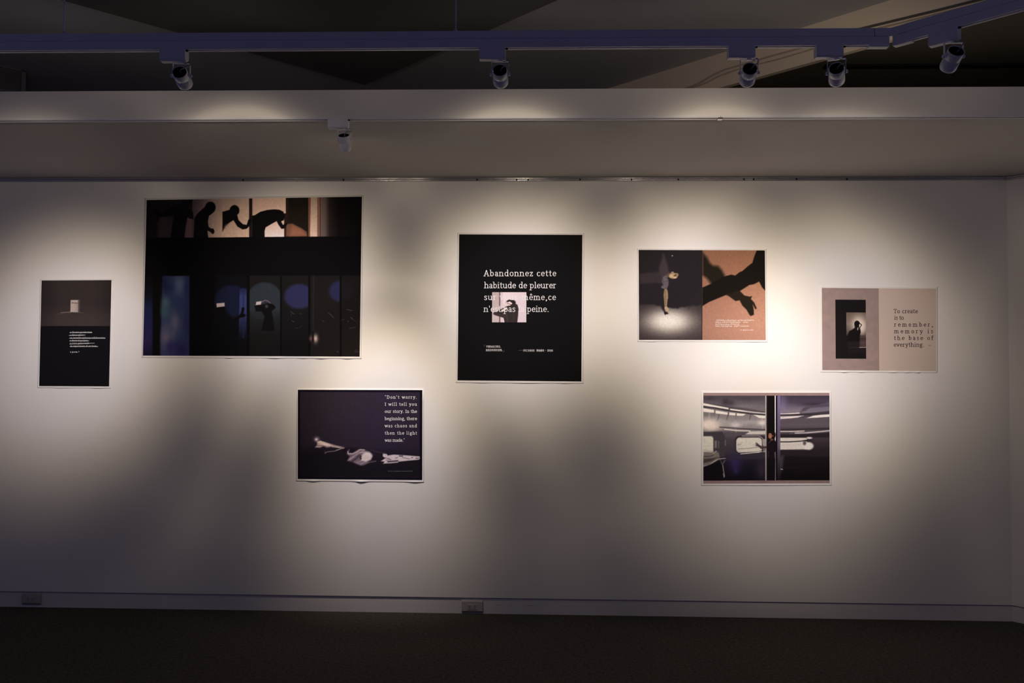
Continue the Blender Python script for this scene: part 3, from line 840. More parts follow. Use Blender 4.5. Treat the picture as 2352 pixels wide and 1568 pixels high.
c.rect(1330, 776, 1564, 1500, (29, 26, 25), 6); c.ell(1482, 958, 130, 108, (50, 50, 88), .12, 1, (1330, 840, 1562, 1080))
c.vgrad(1330, 1080, 1564, 1490, [(1080, (27, 25, 27)), (1490, (20, 18, 19))])
c.rect(1580, 776, 1838, 1500, (31, 27, 26), 6); c.ell(1858, 912, 112, 96, (46, 46, 86), .15, .95, (1580, 800, 1836, 1010))
c.rect(1854, 776, 2020, 1500, (28, 24, 24), 6); c.ell(1870, 912, 90, 90, (30, 27, 34), .4, .6, (1854, 820, 2010, 1010))
for x, w in ((1034, 26), (1322, 14), (1570, 16), (1846, 14)):
    c.rect(x - w / 2, 776, x + w / 2, 1500, (12, 10, 11), 6)
c.poly([(910, 1165), (955, 1125), (972, 1100), (978, 1062), (990, 1050), (1002, 1062), (996, 1092), (990, 1108), (1018, 1122), (1000, 1138), (960, 1148), (930, 1168)], (12, 11, 13), 6)
c.poly([(750, 1045), (830, 1040), (835, 1075), (755, 1080)], (11, 10, 12), 10)
c.poly([(756, 1020), (826, 1014), (828, 1046), (758, 1054)], (216, 196, 190), 6)
c.poly([(1090, 1040), (1150, 1030), (1225, 1015), (1262, 1035), (1276, 1058), (1240, 1090), (1255, 1160), (1266, 1260), (1150, 1260), (1178, 1130), (1150, 1090), (1100, 1090)], (17, 15, 17), 10)
c.poly([(1106, 1006), (1152, 1000), (1146, 1030), (1100, 1034)], (222, 206, 202), 6)
c.line([(1152, 1010), (1180, 992), (1202, 996), (1230, 1018)], 8, (128, 108, 116), 8); c.ell(1196, 1046, 14, 14, (84, 80, 92), .5, .8)
c.line([(1608, 780), (1604, 1320)], 10, (52, 46, 44), 10, .6)
c.glow(1626, 1328, 20, 34, (228, 204, 188)); c.glow(1583, 1328, 14, 22, (130, 92, 84), .9); c.rect(1598, 1260, 1610, 1360, (20, 17, 17), 4)
for q, col in (([(1408, 1092), (1424, 1106), (1440, 1112)], (150, 120, 128)), ([(1486, 1108), (1506, 1112)], (110, 90, 94)), ([(1420, 1172), (1438, 1182)], (150, 132, 130)), ([(1410, 1110), (1412, 1130)], (96, 78, 80)), ([(1450, 1234), (1470, 1236)], (96, 88, 92)), ([(1482, 1232), (1506, 1216)], (84, 76, 80)),
               ([(1735, 1102), (1762, 1120), (1784, 1146)], (140, 120, 122)), ([(1688, 1174), (1700, 1176)], (140, 126, 124)), ([(1898, 1072), (1946, 1084)], (132, 120, 122)), ([(1936, 1142), (1954, 1160)], (150, 132, 130)), ([(1850, 1168), (1880, 1156)], (90, 82, 84)), ([(1906, 1176), (1916, 1176)], (140, 128, 126)), ([(1924, 1238), (1978, 1228)], (104, 94, 96)), ([(1955, 1160), (1990, 1190)], (70, 64, 66)),
               ([(1812, 1440), (1826, 1448)], (130, 100, 130)), ([(1964, 1440), (2006, 1448)], (112, 82, 118)), ([(1975, 1425), (2000, 1436)], (84, 60, 96)), ([(1380, 1180), (1390, 1150)], (50, 44, 44))):
    c.line(q, 3.2, col, 5, .7)
low = c.Y > 776
c.c[low] *= 0.74
c.grain(.025, 3)
P.picture('printed_picture', c, 0.66)

# --- small portrait poster: lit box above struck out lines
P = Poster('exhibition_poster', (60, 620), 5.409, [(195, 130), (1063, 125), (1033, 1445), (165, 1440)], [(178, 110), (1086, 104), (1054, 1468), (143, 1462)],
           'small black portrait poster with a lit white box and struck out lines', [(0.3, 0.1, 0.003), (0.8, 0.08, 0.004)])
c = P.canvas(P.inner, 4.4, (19, 18, 21))
c.vgrad(150, 100, 1080, 697, [(125, (46, 41, 39)), (420, (43, 38, 37)), (520, (52, 45, 44)), (560, (60, 52, 50)), (697, (64, 56, 54))])
c.vgrad(150, 100, 1080, 697, [(165, (30, 28, 28)), (420, (60, 52, 50)), (820, (60, 52, 50)), (1063, (34, 30, 30))], True, .45)
c.rect(150, 695, 1080, 1460, (19, 18, 22), 3)
c.line([(435, 530), (500, 524), (555, 523)], 6, (150, 132, 122), 8); c.line([(665, 526), (715, 532)], 5, (110, 96, 90), 10, .7); c.line([(390, 545), (560, 535)], 8, (84, 72, 68), 16, .5)
c.poly([(648, 366), (672, 362), (668, 532), (648, 526)], (64, 57, 54), 5)
c.poly([(557, 372), (648, 372), (648, 526), (553, 522)], (172, 156, 148), 6)
c.vgrad(590, 415, 648, 522, [(590, (172, 156, 148)), (648, (140, 126, 119))], True, .7)
c.rect(650, 370, 668, 528, (98, 88, 84), 6, .8); c.rect(656, 380, 662, 520, (60, 54, 52), 4, .7)
c.line([(570, 408), (643, 410)], 7, (58, 50, 48), 4)
c.grain(.025, 3)
P.picture('printed_picture', c, 0.80)
for t, xa, xb, yb in (('a theatre production', 551, 822, 781), ('a dance piece', 551, 716, 815), ('an interdisciplinary collaboration', 551, 984, 851), ('a devised project', 551, 768, 885), ('a cross genre work', 551, 786, 918), ('an experiment of art form.', 551, 888, 953)):
    P.letters('text_line', text_polys(t, xa, xb, yb, 13.5), 'ink_white')
S = []
k = 5.409 / 23.52
for l in ([(250, 208), (1470, 196)], [(215, 362), (1105, 336)], [(230, 508), (2190, 503)], [(235, 650), (1310, 648)], [(240, 816), (800, 806), (1300, 780), (1600, 774)], [(270, 957), (1785, 955)]):
    S = []
    for (xa, ya), (xb, yb) in zip(l[:-1], l[1:]):
        S.append(line_poly((xa / 23.52 + 90) * 5.409, (ya / 23.52 + 135) * 5.409, (xb / 23.52 + 90) * 5.409, (yb / 23.52 + 135) * 5.409, 4.2))
    P.letters('strike_line', S, 'ink_white', 0.0016)

P.letters('text_line', text_polys('a poem ?', 551, 664, 1025, 13.5), 'ink_white')

# --- purple poster: lit drapery and story text
P = Poster('exhibition_poster', (660, 870), 6.27, [(153, 155), (1945, 160), (1943, 1455), (152, 1438)], [(132, 134), (1967, 139), (1969, 1486), (128, 1468)],
           'dark purple landscape poster with lit drapery and white story text', [(0.13, 0.04, 0.006), (0.51, 0.04, 0.008), (0.93, 0.05, 0.005)])
c = P.canvas(P.inner, 5.0, (18, 15, 29))
c.vgrad(188, 193, 1908, 1412, [(193, (45, 38, 48)), (600, (46, 38, 52)), (950, (42, 34, 48)), (1150, (32, 26, 37)), (1412, (30, 27, 34))])
c.vgrad(188, 193, 1908, 1000, [(188, (38, 32, 40)), (900, (46, 38, 50)), (1500, (48, 40, 62)), (1908, (42, 35, 48))], True, .5)
c.poly([(340, 1000), (760, 1010), (1240, 1240), (1905, 1220), (1905, 1400), (188, 1400), (188, 1050)], (27, 23, 31), 120, .8)
c.glow(425, 868, 38, 34, (168, 152, 168), .9); c.glow(418, 872, 18, 16, (236, 220, 214))
c.poly([(425, 905), (478, 888), (560, 914), (690, 952), (820, 984), (760, 995), (640, 972), (575, 988), (520, 966), (470, 988), (400, 984), (432, 944)], (182, 162, 156), 18)
c.poly([(440, 900), (480, 893), (570, 922), (650, 955), (560, 966), (480, 940)], (226, 206, 190), 22)
c.line([(640, 975), (720, 985), (800, 990)], 8, (196, 178, 172), 12); c.line([(410, 960), (520, 958), (600, 985)], 7, (70, 58, 66), 12, .7); c.line([(620, 938), (760, 972), (860, 990)], 6, (96, 84, 100), 12, .7)
c.poly([(760, 995), (870, 985), (1010, 995), (1100, 1010), (880, 1070), (800, 1060)], (26, 20, 28), 24, .8)
c.line([(545, 1068), (580, 1048), (690, 1036), (750, 1010), (812, 994)], 11, (126, 110, 112), 10); c.line([(545, 1040), (548, 1072)], 10, (104, 88, 96), 10, .8); c.line([(700, 1030), (780, 1000), (820, 994)], 8, (176, 158, 152), 8)
c.poly([(868, 1040), (888, 1012), (898, 1020), (884, 1060), (940, 1068), (1025, 1012), (1105, 1016), (1186, 1048), (1226, 1100), (1212, 1160), (1150, 1212), (1062, 1240), (1000, 1210), (935, 1195), (862, 1176), (900, 1116), (858, 1078)], (112, 96, 108), 24)
c.line([(872, 1048), (880, 1076), (940, 1078), (1010, 1046), (1050, 1016), (1110, 1022)], 16, (186, 168, 170), 14)
c.line([(900, 1150), (950, 1118), (1020, 1070), (1090, 1042)], 20, (152, 134, 142), 16); c.line([(930, 1186), (985, 1150), (1040, 1100)], 20, (60, 48, 60), 18, .9); c.line([(880, 1170), (960, 1120)], 10, (176, 158, 166), 12)
c.ell(1150, 1106, 70, 52, (226, 212, 208), .3); c.poly([(1080, 1100), (1130, 1080), (1215, 1110), (1200, 1160), (1120, 1196), (1060, 1178)], (214, 198, 196), 26)
c.line([(1060, 1110), (1050, 1130), (1062, 1150)], 16, (44, 34, 44), 12); c.line([(1050, 1060), (1120, 1050), (1190, 1070)], 10, (190, 174, 174), 12)
c.poly([(960, 1200), (1060, 1180), (1150, 1200), (1060, 1242), (1000, 1222)], (146, 130, 142), 30, .9); c.line([(1090, 1240), (1180, 1200), (1270, 1182)], 14, (120, 104, 120), 20, .8); c.line([(1040, 1210), (1100, 1180)], 8, (80, 66, 80), 10, .7)
c.line([(1200, 1020), (1300, 1050), (1400, 1066)], 12, (70, 56, 76), 26, .7)
c.poly([(1378, 1074), (1432, 1080), (1446, 1102), (1530, 1088), (1700, 1098), (1906, 1114), (1908, 1150), (1880, 1176), (1700, 1190), (1500, 1212), (1380, 1218), (1404, 1190), (1348, 1182), (1412, 1140), (1376, 1112)], (206, 192, 196), 12)
for q, w in (([(1450, 1190), (1590, 1178)], 22), ([(1615, 1108), (1662, 1110)], 16), ([(1560, 1140), (1590, 1128)], 8), ([(1790, 1136), (1806, 1128)], 10), ([(1850, 1142), (1892, 1140)], 12), ([(1410, 1136), (1480, 1150)], 8), ([(1660, 1130), (1760, 1150)], 6), ([(1420, 1168), (1500, 1160)], 6)):
    c.line(q, w, (54, 42, 66), 10, .85)
c.poly([(1600, 1190), (1905, 1160), (1905, 1200), (1600, 1215)], (28, 23, 32), 12)
c.grain(.025, 3)
P.picture('printed_picture', c, 0.86)
for t, xb, yb in (('\u201cDon\'t worry.', 1866, 283), ('I will tell you', 1868, 385), ('our story. In the', 1868, 487), ('beginning, there', 1868, 591), ('was chaos and', 1868, 695), ('then the light', 1868, 799), ('was made.\u201d', 1694, 902)):
    P.letters('text_line', text_polys(t, 1404, xb, yb, 31.5, (0.10, 0.072)), 'ink_white')
P.letters('credit_line', text_polys('Theodoros Angelopoulos, Landscape in the Mist', 1448, 1806, 1332, 10.0), 'ink_grey')

# --- black portrait poster with French text
P = Poster('exhibition_poster', (1030, 520), 4.127, [(102, 75), (1269, 80), (1260, 1468), (86, 1458)], [(84, 58), (1287, 62), (1279, 1488), (70, 1480)],
           'tall black poster with white French text over a small photo', [(0.2, 0.06, 0.004), (0.55, 0.12, 0.005), (0.85, 0.06, 0.004)])
c = P.canvas(P.inner, 30.0, (18, 17, 19))
P.picture('printed_ground', c, 0.85)
c = P.canvas([(415, 623), (739, 623), (738, 908), (414, 908)], 3.0, (214, 198, 200))
c.vgrad(410, 620, 482, 912, [(620, (176, 160, 156)), (912, (190, 174, 172))])
c.rect(480, 620, 494, 912, (112, 96, 96), 6); c.rect(494, 620, 520, 912, (196, 180, 180), 8, .7)
c.vgrad(520, 620, 740, 912, [(520, (218, 200, 204)), (740, (206, 190, 194))], True)
c.line([(500, 755), (545, 745)], 20, (206, 190, 186), 8)
c.poly([(600, 732), (632, 730), (655, 742), (665, 782), (660, 850), (652, 915), (534, 915), (522, 866), (480, 852), (440, 840), (424, 830), (428, 816), (470, 800), (510, 778), (560, 752)], (50, 43, 43), 7)
c.ell(592, 722, 46, 30, (36, 28, 28), .15)
c.poly([(548, 715), (580, 708), (606, 728), (596, 748), (560, 752), (540, 742)], (214, 198, 192), 6); c.line([(560, 712), (590, 700), (620, 712)], 12, (40, 32, 32), 6)
c.line([(556, 728), (592, 740)], 6, (110, 92, 90), 5); c.poly([(590, 742), (612, 732), (640, 736), (620, 760), (585, 765)], (46, 40, 40), 6)
c.poly([(498, 796), (530, 776), (556, 764), (552, 784), (530, 800), (505, 812)], (212, 198, 192), 6)
c.line([(545, 820), (560, 870), (556, 905)], 10, (74, 66, 66), 14, .6); c.line([(440, 826), (500, 838), (540, 850)], 6, (70, 60, 60), 8, .7); c.line([(610, 790), (620, 850), (610, 905)], 8, (66, 58, 58), 14, .5)
P.picture('printed_photo', c, 0.85, 0.0009)
for t, xa, xb, yb in (('Abandonnez cette', 336, 1022, 471), ('habitude de pleurer', 340, 1022, 585), ('sur vous-m\u00eame,ce', 337, 1020, 697), ("n'est pas la peine.", 335, 954, 809)):
    P.letters('text_line', text_polys(t, xa, xb, yb, 40.0, (0.088, 0.060)), 'ink_white', 0.0014)

def cjk(P, name, text, xa, xb, yb, h, mat):
    """one line of Chinese set with the built-in font, fitted between xa and xb"""
    cu = bpy.data.curves.new(name, 'FONT')
    cu.body = text; cu.size = 1.0; cu.resolution_u = 2
    tmp = bpy.data.objects.new(name, cu)
    COL.objects.link(tmp)
    dg = bpy.context.evaluated_depsgraph_get()
    me = bpy.data.meshes.new_from_object(tmp.evaluated_get(dg))
    bpy.data.objects.remove(tmp)
    n = len(me.vertices)
    if n == 0:
        return None
    co = np.empty(n * 3); me.vertices.foreach_get('co', co); co = co.reshape(-1, 3)
    lo, hi = co.min(0), co.max(0)
    x = xa + (co[:, 0] - lo[0]) / (hi[0] - lo[0]) * (xb - xa)
    y = yb - (co[:, 1] - lo[1]) / (hi[1] - lo[1]) * h
    W_ = P.world(x, y, 0.0012) - P.base
    me.vertices.foreach_set('co', W_.astype(np.float32).ravel())
    me.update()
    me.materials.clear(); me.materials.append(M[mat])
    o = bpy.data.objects.new(name, me)
    COL.objects.link(o); o.parent = P.root
    return o
cjk(P, 'text_line', '\u4e0d\u8981\u70ba\u81ea\u5df1\u54ed\u6ce3\uff0c', 357, 496, 1149, 22, 'ink_white')
cjk(P, 'text_line', '\u9019\u662f\u6c92\u6709\u7528\u7684\u7fd2\u6163\u3002', 354, 512, 1182, 22, 'ink_white')
cjk(P, 'text_line', '\u300a\u6b7b\u4ea1\u7684\u75be\u75c5\u300b \u746a\u683c\u9e97\u7279 \u30fb \u8392\u54c8\u7d72', 708, 991, 1186, 22, 'ink_white')
P.letters('quote_mark', [line_poly(340, 1136, 342, 1124, 2.6), line_poly(342, 1124, 347, 1121, 2.6)], 'ink_grey')
P.letters('quote_mark', [line_poly(528, 1172, 526, 1185, 2.6), line_poly(526, 1185, 520, 1189, 2.6)], 'ink_grey')
P.letters('dash', [line_poly(664, 1174, 701, 1174, 2.2)], 'ink_grey')

# --- landscape poster: man in a light pool and brown shadow play
P = Poster('exhibition_poster', (1440, 550), 6.271, [(168, 150), (1985, 157), (1998, 1448), (173, 1445)], [(145, 128), (2010, 135), (2022, 1476), (150, 1470)],
           'landscape poster with a reaching man beside brown arm shadows', [(0.1, 0.06, 0.005), (0.9, 0.08, 0.003)])
c = P.canvas(P.inner, 5.0, (44, 40, 42))
c.vgrad(160, 140, 1090, 1460, [(150, (43, 39, 42)), (700, (44, 39, 41)), (900, (54, 48, 50)), (1200, (76, 68, 68)), (1460, (66, 58, 60))])
c.glow(600, 1175, 320, 180, (206, 194, 182)); c.glow(600, 1180, 260, 125, (250, 242, 228), .95); c.glow(600, 1165, 180, 85, (255, 252, 242), .7)
c.poly([(160, 935), (390, 935), (420, 952), (486, 956), (505, 1005), (530, 1035), (548, 1040), (545, 985), (620, 978), (640, 990), (705, 990), (730, 997), (770, 972), (830, 972), (880, 962), (945, 945), (1000, 955), (1085, 930), (1085, 140), (160, 140)], (43, 38, 41), 26)
c.line([(880, 1000), (900, 965), (945, 950)], 14, (52, 44, 50), 14, .6)
c.poly([(170, 500), (300, 480), (470, 465), (510, 560), (500, 635), (400, 622), (190, 638)], (66, 58, 61), 36, .8)
c.poly([(520, 200), (545, 250), (580, 350), (600, 450), (640, 490), (590, 530), (560, 540), (500, 560), (470, 480), (460, 400), (500, 300)], (74, 65, 68), 40, .85)
c.poly([(545, 520), (580, 530), (600, 610), (595, 660), (572, 712), (535, 700), (490, 678), (520, 655), (500, 600), (515, 540)], (108, 98, 104), 16)
c.line([(555, 545), (590, 560)], 8, (60, 52, 58), 8, .8); c.line([(530, 610), (590, 600)], 8, (70, 60, 66), 8, .7); c.line([(500, 690), (540, 705)], 10, (160, 150, 150), 10, .8); c.line([(515, 560), (530, 640)], 7, (66, 58, 62), 8, .7)
c.line([(550, 520), (590, 540)], 6, (160, 138, 118), 8, .7)
c.poly([(560, 500), (610, 484), (640, 490), (630, 540), (585, 538)], (104, 86, 74), 18)
c.ell(668, 522, 62, 42, (188, 156, 120), .16); c.ell(716, 508, 26, 24, (164, 136, 104), .3); c.ell(655, 476, 20, 15, (166, 140, 112), .3)
c.ell(640, 532, 30, 22, (214, 182, 142), .4); c.poly([(668, 522), (700, 496), (716, 512), (690, 532)], (74, 58, 50), 16, .8); c.ell(692, 548, 24, 11, (224, 196, 156), .35); c.line([(622, 552), (655, 560)], 7, (110, 86, 68), 8, .7)
c.poly([(538, 712), (576, 710), (590, 770), (592, 830), (582, 890), (576, 972), (540, 972), (534, 880), (526, 800), (532, 750)], (156, 132, 100), 10)
c.line([(548, 740), (552, 850), (552, 960)], 10, (128, 108, 84), 12, .7); c.line([(578, 740), (582, 850)], 10, (184, 160, 126), 12, .7)
c.poly([(530, 1040), (560, 1028), (604, 1060), (590, 1076), (560, 1076), (552, 1090), (536, 1070)], (44, 36, 38), 10)
c.poly([(540, 968), (575, 962), (600, 995), (610, 1040), (600, 1066), (586, 1060), (590, 1030), (575, 1020), (572, 1044), (558, 1040), (556, 1010), (543, 1005)], (196, 170, 138), 8)
c.glow(652, 235, 9, 6, (235, 230, 225))
# brown half
c.vgrad(1085, 140, 2010, 1460, [(150, (146, 100, 76)), (500, (162, 113, 88)), (900, (182, 134, 114)), (1200, (192, 145, 126)), (1460, (182, 137, 121))])
c.vgrad(1085, 140, 2010, 1460, [(1085, (156, 112, 90)), (1500, (178, 130, 106)), (2000, (194, 148, 122))], True, .4)
SH = (27, 24, 20)
c.poly([(1085, 185), (1150, 255), (1196, 340), (1240, 376), (1310, 380), (1366, 440), (1415, 530), (1560, 560), (1450, 800), (1330, 700), (1210, 640), (1150, 560), (1085, 510)], (38, 33, 25), 50)
c.poly([(1420, 528), (1500, 505), (1560, 518), (1620, 470), (1660, 455), (1740, 385), (1806, 335), (1830, 250), (1870, 150), (2000, 150), (2000, 745), (1945, 690), (1902, 605), (1830, 642), (1760, 655), (1620, 745), (1560, 790), (1435, 795), (1300, 850), (1180, 900), (1085, 958), (1085, 692), (1215, 635), (1300, 580)], SH, 14)
c.poly([(1430, 790), (1620, 735), (1690, 805), (1765, 822), (1802, 814), (1784, 856), (1832, 908), (1868, 992), (1846, 1002), (1812, 940), (1826, 1020), (1828, 1082), (1802, 1094), (1782, 1100), (1764, 1086), (1722, 1012), (1660, 950), (1622, 876), (1562, 886)], (38, 32, 24), 16)
c.rect(1075, 140, 1085, 1460, (44, 38, 42), 4)
c.grain(.025, 3)
P.picture('printed_picture', c, 1.20)
# rows of tiny white characters, too small to read
T = []
def rows(segs, y, h, pitch):
    for xa, xb in segs:
        x = xa
        while x < xb:
            w = pitch * 0.78
            for k_ in range(3):
                t_ = random.random()
                if random.random() < .5:
                    T.append(line_poly(x, y - h * t_, x + w, y - h * t_, h * .15))
                else:
                    T.append(line_poly(x + w * t_, y, x + w * t_, y - h, h * .13))
            x += pitch
ks = 6.271 / 22.4
def cv_(a): return a * ks + (1635 - 1440) * 6.271
def cy_(a): return a * ks + (728 - 550) * 6.271
for y, segs in ((195, [(240, 380), (430, 630), (700, 1180), (1210, 1240), (1300, 2120)]), (293, [(175, 430), (530, 850), (930, 1460), (1600, 1810)]), (393, [(175, 430), (460, 850), (930, 1400)]), (497, [(165, 380), (450, 780), (810, 1060), (1130, 1400), (1470, 1880)])):
    T = []
    rows([(cv_(a), cv_(b)) for a, b in segs], cy_(y), 17.0, 17.5)
    P.letters('text_line', T, 'ink_white')
T = []
rows([(cv_(a), cv_(b)) for a, b in ((1440, 1530), (1570, 1680), (1700, 2140))], cy_(690), 13.0, 14.0)
P.letters('text_line', T, 'ink_white')

# --- beige poster: thinking silhouette and English text
P = Poster('exhibition_poster', (1860, 640), 6.534, [(178, 138), (1895, 150), (1893, 1385), (185, 1370)], [(154, 116), (1916, 126), (1916, 1410), (161, 1400)],
           'beige landscape poster with a pondering silhouette and dark English text', [(0.2, 0.03, 0.007), (0.35, 0.03, 0.004), (0.62, 0.03, 0.005), (0.74, 0.02, 0.005), (0.83, 0.02, 0.006)])
c = P.canvas(P.inner, 14.0, (196, 178, 166))
P.picture('printed_ground', c, 0.92)
c = P.canvas([(178, 138), (1030, 146), (1040, 1376), (185, 1370)], 14.0, (150, 131, 126))
c.grain(.02, 4)
P.picture('printed_panel', c, 0.92, 0.0008)
c = P.canvas([(380, 313), (836, 316), (843, 1200), (386, 1198)], 4.6, (27, 24, 25))
c.vgrad(548, 508, 860, 850, [(508, (104, 90, 82)), (680, (120, 106, 98)), (850, (70, 60, 58))])
c.glow(730, 690, 100, 130, (236, 222, 206), 1.0, (548, 508, 860, 850)); c.glow(780, 740, 60, 90, (228, 212, 198), .7, (548, 508, 860, 850))
c.vgrad(736, 845, 860, 1040, [(845, (92, 78, 74)), (900, (62, 52, 52)), (960, (82, 66, 68)), (1022, (70, 58, 58))]); c.rect(560, 845, 745, 1040, (34, 30, 31), 30)
c.line([(740, 1030), (850, 1028)], 7, (190, 174, 166), 5); c.line([(600, 1034), (740, 1032)], 5, (84, 74, 72), 6, .6); c.rect(560, 1036, 860, 1120, (32, 28, 30), 6)
c.line([(550, 520), (550, 700)], 5, (150, 134, 122), 5, .6)
c.ell(706, 676, 42, 48, (22, 19, 20), .12)
c.poly([(668, 700), (672, 735), (640, 758), (590, 786), (568, 830), (556, 940), (742, 940), (745, 860), (762, 800), (755, 755), (735, 738), (748, 690)], (24, 21, 22), 14)
c.line([(735, 660), (772, 690), (760, 715), (742, 745)], 13, (24, 20, 20), 6); c.ell(748, 700, 11, 20, (226, 212, 196), .3); c.ell(717, 752, 7, 22, (190, 180, 168), .4)
P.picture('printed_photo', c, 0.92, 0.0011)
for t, xa, xb, yb in (('To create', 1254, 1618, 517), ('is to', 1262, 1408, 614), ('remember,', 1262, 1846, 717), ('memory is', 1262, 1846, 817), ('the base of', 1260, 1848, 918), ('everything.', 1256, 1712, 1018)):
    P.letters('text_line', text_polys(t, xa, xb, yb, 44.0, (0.10, 0.066)), 'ink_dark', 0.0014)
P.letters('dash', [line_poly(1774, 999, 1812, 999, 6)], 'ink_grey', 0.0014)

# --- train poster
P = Poster('exhibition_poster', (1590, 880), 6.27, [(158, 137), (1973, 137), (1977, 1437), (158, 1443)], [(128, 112), (2000, 112), (2006, 1468), (128, 1470)],
           'landscape poster of a person reaching out inside a blurred train carriage', [(0.5, 0.3, 0.002)])
c = P.canvas(P.inner, 5.0, (146, 124, 122))
c.rect(158, 177, 1062, 1397, (80, 74, 80), 3)
c.vgrad(150, 178, 1062, 1396, [(178, (72, 66, 74)), (300, (96, 90, 98)), (430, (122, 116, 120)), (560, (150, 144, 144)), (640, (140, 134, 134)), (700, (104, 98, 102)), (800, (74, 68, 76)), (1000, (64, 58, 66)), (1080, (44, 38, 50)), (1200, (31, 26, 38)), (1396, (22, 19, 26))])
c.glow(480, 270, 60, 60, (52, 46, 52), .8); c.glow(560, 290, 50, 40, (56, 50, 56), .7); c.glow(250, 220, 120, 30, (60, 54, 60), .7); c.glow(800, 220, 200, 30, (64, 58, 66), .7); c.glow(780, 330, 200, 30, (120, 114, 120), .7)
c.line([(158, 290), (340, 315), (520, 345), (700, 365), (1060, 420)], 26, (66, 60, 62), 20, .7)
c.poly([(158, 282), (340, 318), (520, 352), (520, 374), (340, 348), (158, 318)], (226, 220, 212), 10)
c.line([(158, 286), (520, 352)], 4, (110, 104, 104), 5, .7)
c.poly([(545, 366), (680, 382), (800, 402), (780, 412), (640, 398), (545, 386)], (228, 222, 214), 8); c.line([(760, 402), (900, 420), (1055, 432)], 14, (206, 200, 196), 10)
c.line([(158, 340), (320, 352), (480, 385), (620, 405), (840, 438), (1060, 452)], 16, (46, 42, 46), 12)
for q in ([(158, 356), (316, 384), (320, 426), (158, 410)], [(330, 388), (516, 420), (508, 452), (330, 432)], [(532, 418), (622, 430), (618, 462), (530, 456)], [(640, 430), (770, 442), (730, 468), (640, 468)], [(880, 452), (1058, 468), (1058, 506), (960, 498)]):
    c.poly(q, (230, 222, 212), 9)
c.rect(158, 425, 330, 470, (110, 108, 106), 20, .7)
for x, y, x2, y2 in ((385, 450, 360, 540), (515, 460, 495, 520), (630, 470, 625, 520), (840, 450, 825, 515), (322, 385, 320, 430), (520, 420, 515, 450)):
    c.line([(x, y), (x2, y2)], 16, (82, 76, 80), 18, .7)
c.glow(240, 590, 140, 75, (240, 226, 212)); c.glow(280, 620, 120, 70, (232, 216, 206), .8); c.glow(620, 600, 90, 40, (224, 216, 214), .8); c.glow(1005, 570, 70, 40, (236, 226, 218), .9); c.glow(820, 560, 120, 30, (172, 166, 168), .7); c.glow(440, 560, 60, 40, (176, 170, 168), .7)
c.line([(625, 480), (625, 740)], 10, (190, 188, 206), 22, .5); c.line([(245, 420), (245, 740)], 12, (206, 200, 196), 26, .5); c.line([(1005, 500), (1010, 660)], 10, (206, 200, 210), 22, .5)
c.line([(395, 630), (560, 640), (700, 650), (1060, 668)], 13, (64, 58, 62), 12)
c.line([(465, 660), (640, 680), (830, 686)], 15, (228, 220, 208), 8); c.poly([(758, 736), (830, 690), (1062, 684), (1062, 735)], (206, 198, 192), 12)
c.poly([(440, 690), (640, 705), (800, 700), (740, 745), (700, 780), (560, 790), (470, 760)], (84, 77, 82), 30, .8)
c.poly([(158, 700), (430, 690), (470, 760), (470, 1060), (320, 1060), (300, 760), (158, 755)], (66, 60, 66), 24)
c.rrect(60, 762, 302, 1060, 40, (214, 212, 196), 14); c.line([(165, 800), (180, 840)], 20, (170, 180, 165), 20, .5); c.line([(160, 960), (290, 975)], 10, (150, 150, 140), 14, .6); c.line([(158, 905), (300, 900)], 8, (188, 190, 176), 14, .5)
c.rect(322, 826, 352, 930, (136, 132, 132), 12, .8); c.rect(370, 830, 388, 930, (112, 108, 112), 12, .7); c.rect(466, 815, 482, 900, (150, 140, 136), 8, .5)
c.rrect(612, 755, 1064, 1012, 60, (52, 46, 52), 14); c.line([(720, 758), (960, 756), (1010, 790), (1020, 880)], 14, (168, 160, 160), 10, .8)
c.rrect(632, 778, 1002, 1000, 55, (218, 212, 198), 10); c.line([(690, 780), (960, 778)], 12, (96, 90, 92), 12, .7); c.rect(1016, 800, 1056, 990, (192, 184, 178), 14, .8)
c.line([(650, 870), (730, 852)], 8, (176, 172, 166), 8, .6); c.line([(650, 888), (700, 878)], 8, (110, 112, 118), 8, .8); c.line([(660, 945), (830, 934), (960, 915)], 7, (96, 90, 88), 7, .7); c.line([(860, 880), (980, 860)], 6, (190, 184, 176), 8, .5)
c.line([(690, 1002), (960, 985), (1060, 950)], 10, (40, 34, 38), 8); c.line([(695, 1016), (860, 1000), (1000, 982)], 11, (230, 222, 212), 6)
c.poly([(158, 985), (290, 990), (345, 972), (380, 1000), (395, 1060), (330, 1130), (210, 1190), (158, 1196)], (122, 116, 108), 24); c.line([(158, 1052), (240, 1052), (300, 1035)], 8, (44, 40, 42), 8); c.line([(300, 1010), (345, 975)], 10, (196, 190, 178), 8, .7)
c.poly([(158, 1090), (300, 1075), (370, 1060), (280, 1120), (158, 1150)], (56, 50, 52), 24, .8)
c.line([(158, 1194), (240, 1176), (320, 1120), (390, 1086), (478, 1080)], 11, (196, 190, 180), 8, .9); c.line([(395, 1095), (430, 1170), (470, 1110)], 12, (120, 130, 124), 14, .8)
c.poly([(158, 1204), (330, 1140), (400, 1110), (430, 1190), (440, 1396), (158, 1396)], (23, 19, 24), 20); c.line([(438, 1180), (450, 1260), (464, 1340)], 10, (190, 182, 176), 10, .9); c.line([(445, 1300), (456, 1352)], 8, (220, 214, 206), 6, .7)
c.glow(620, 1150, 90, 130, (56, 46, 92), .85); c.glow(630, 1260, 30, 30, (60, 52, 104), .7); c.poly([(480, 1070), (700, 1040), (1060, 1020), (1060, 1090), (700, 1100), (480, 1110)], (60, 53, 62), 30, .6); c.glow(1000, 1250, 80, 140, (64, 54, 66), .7)
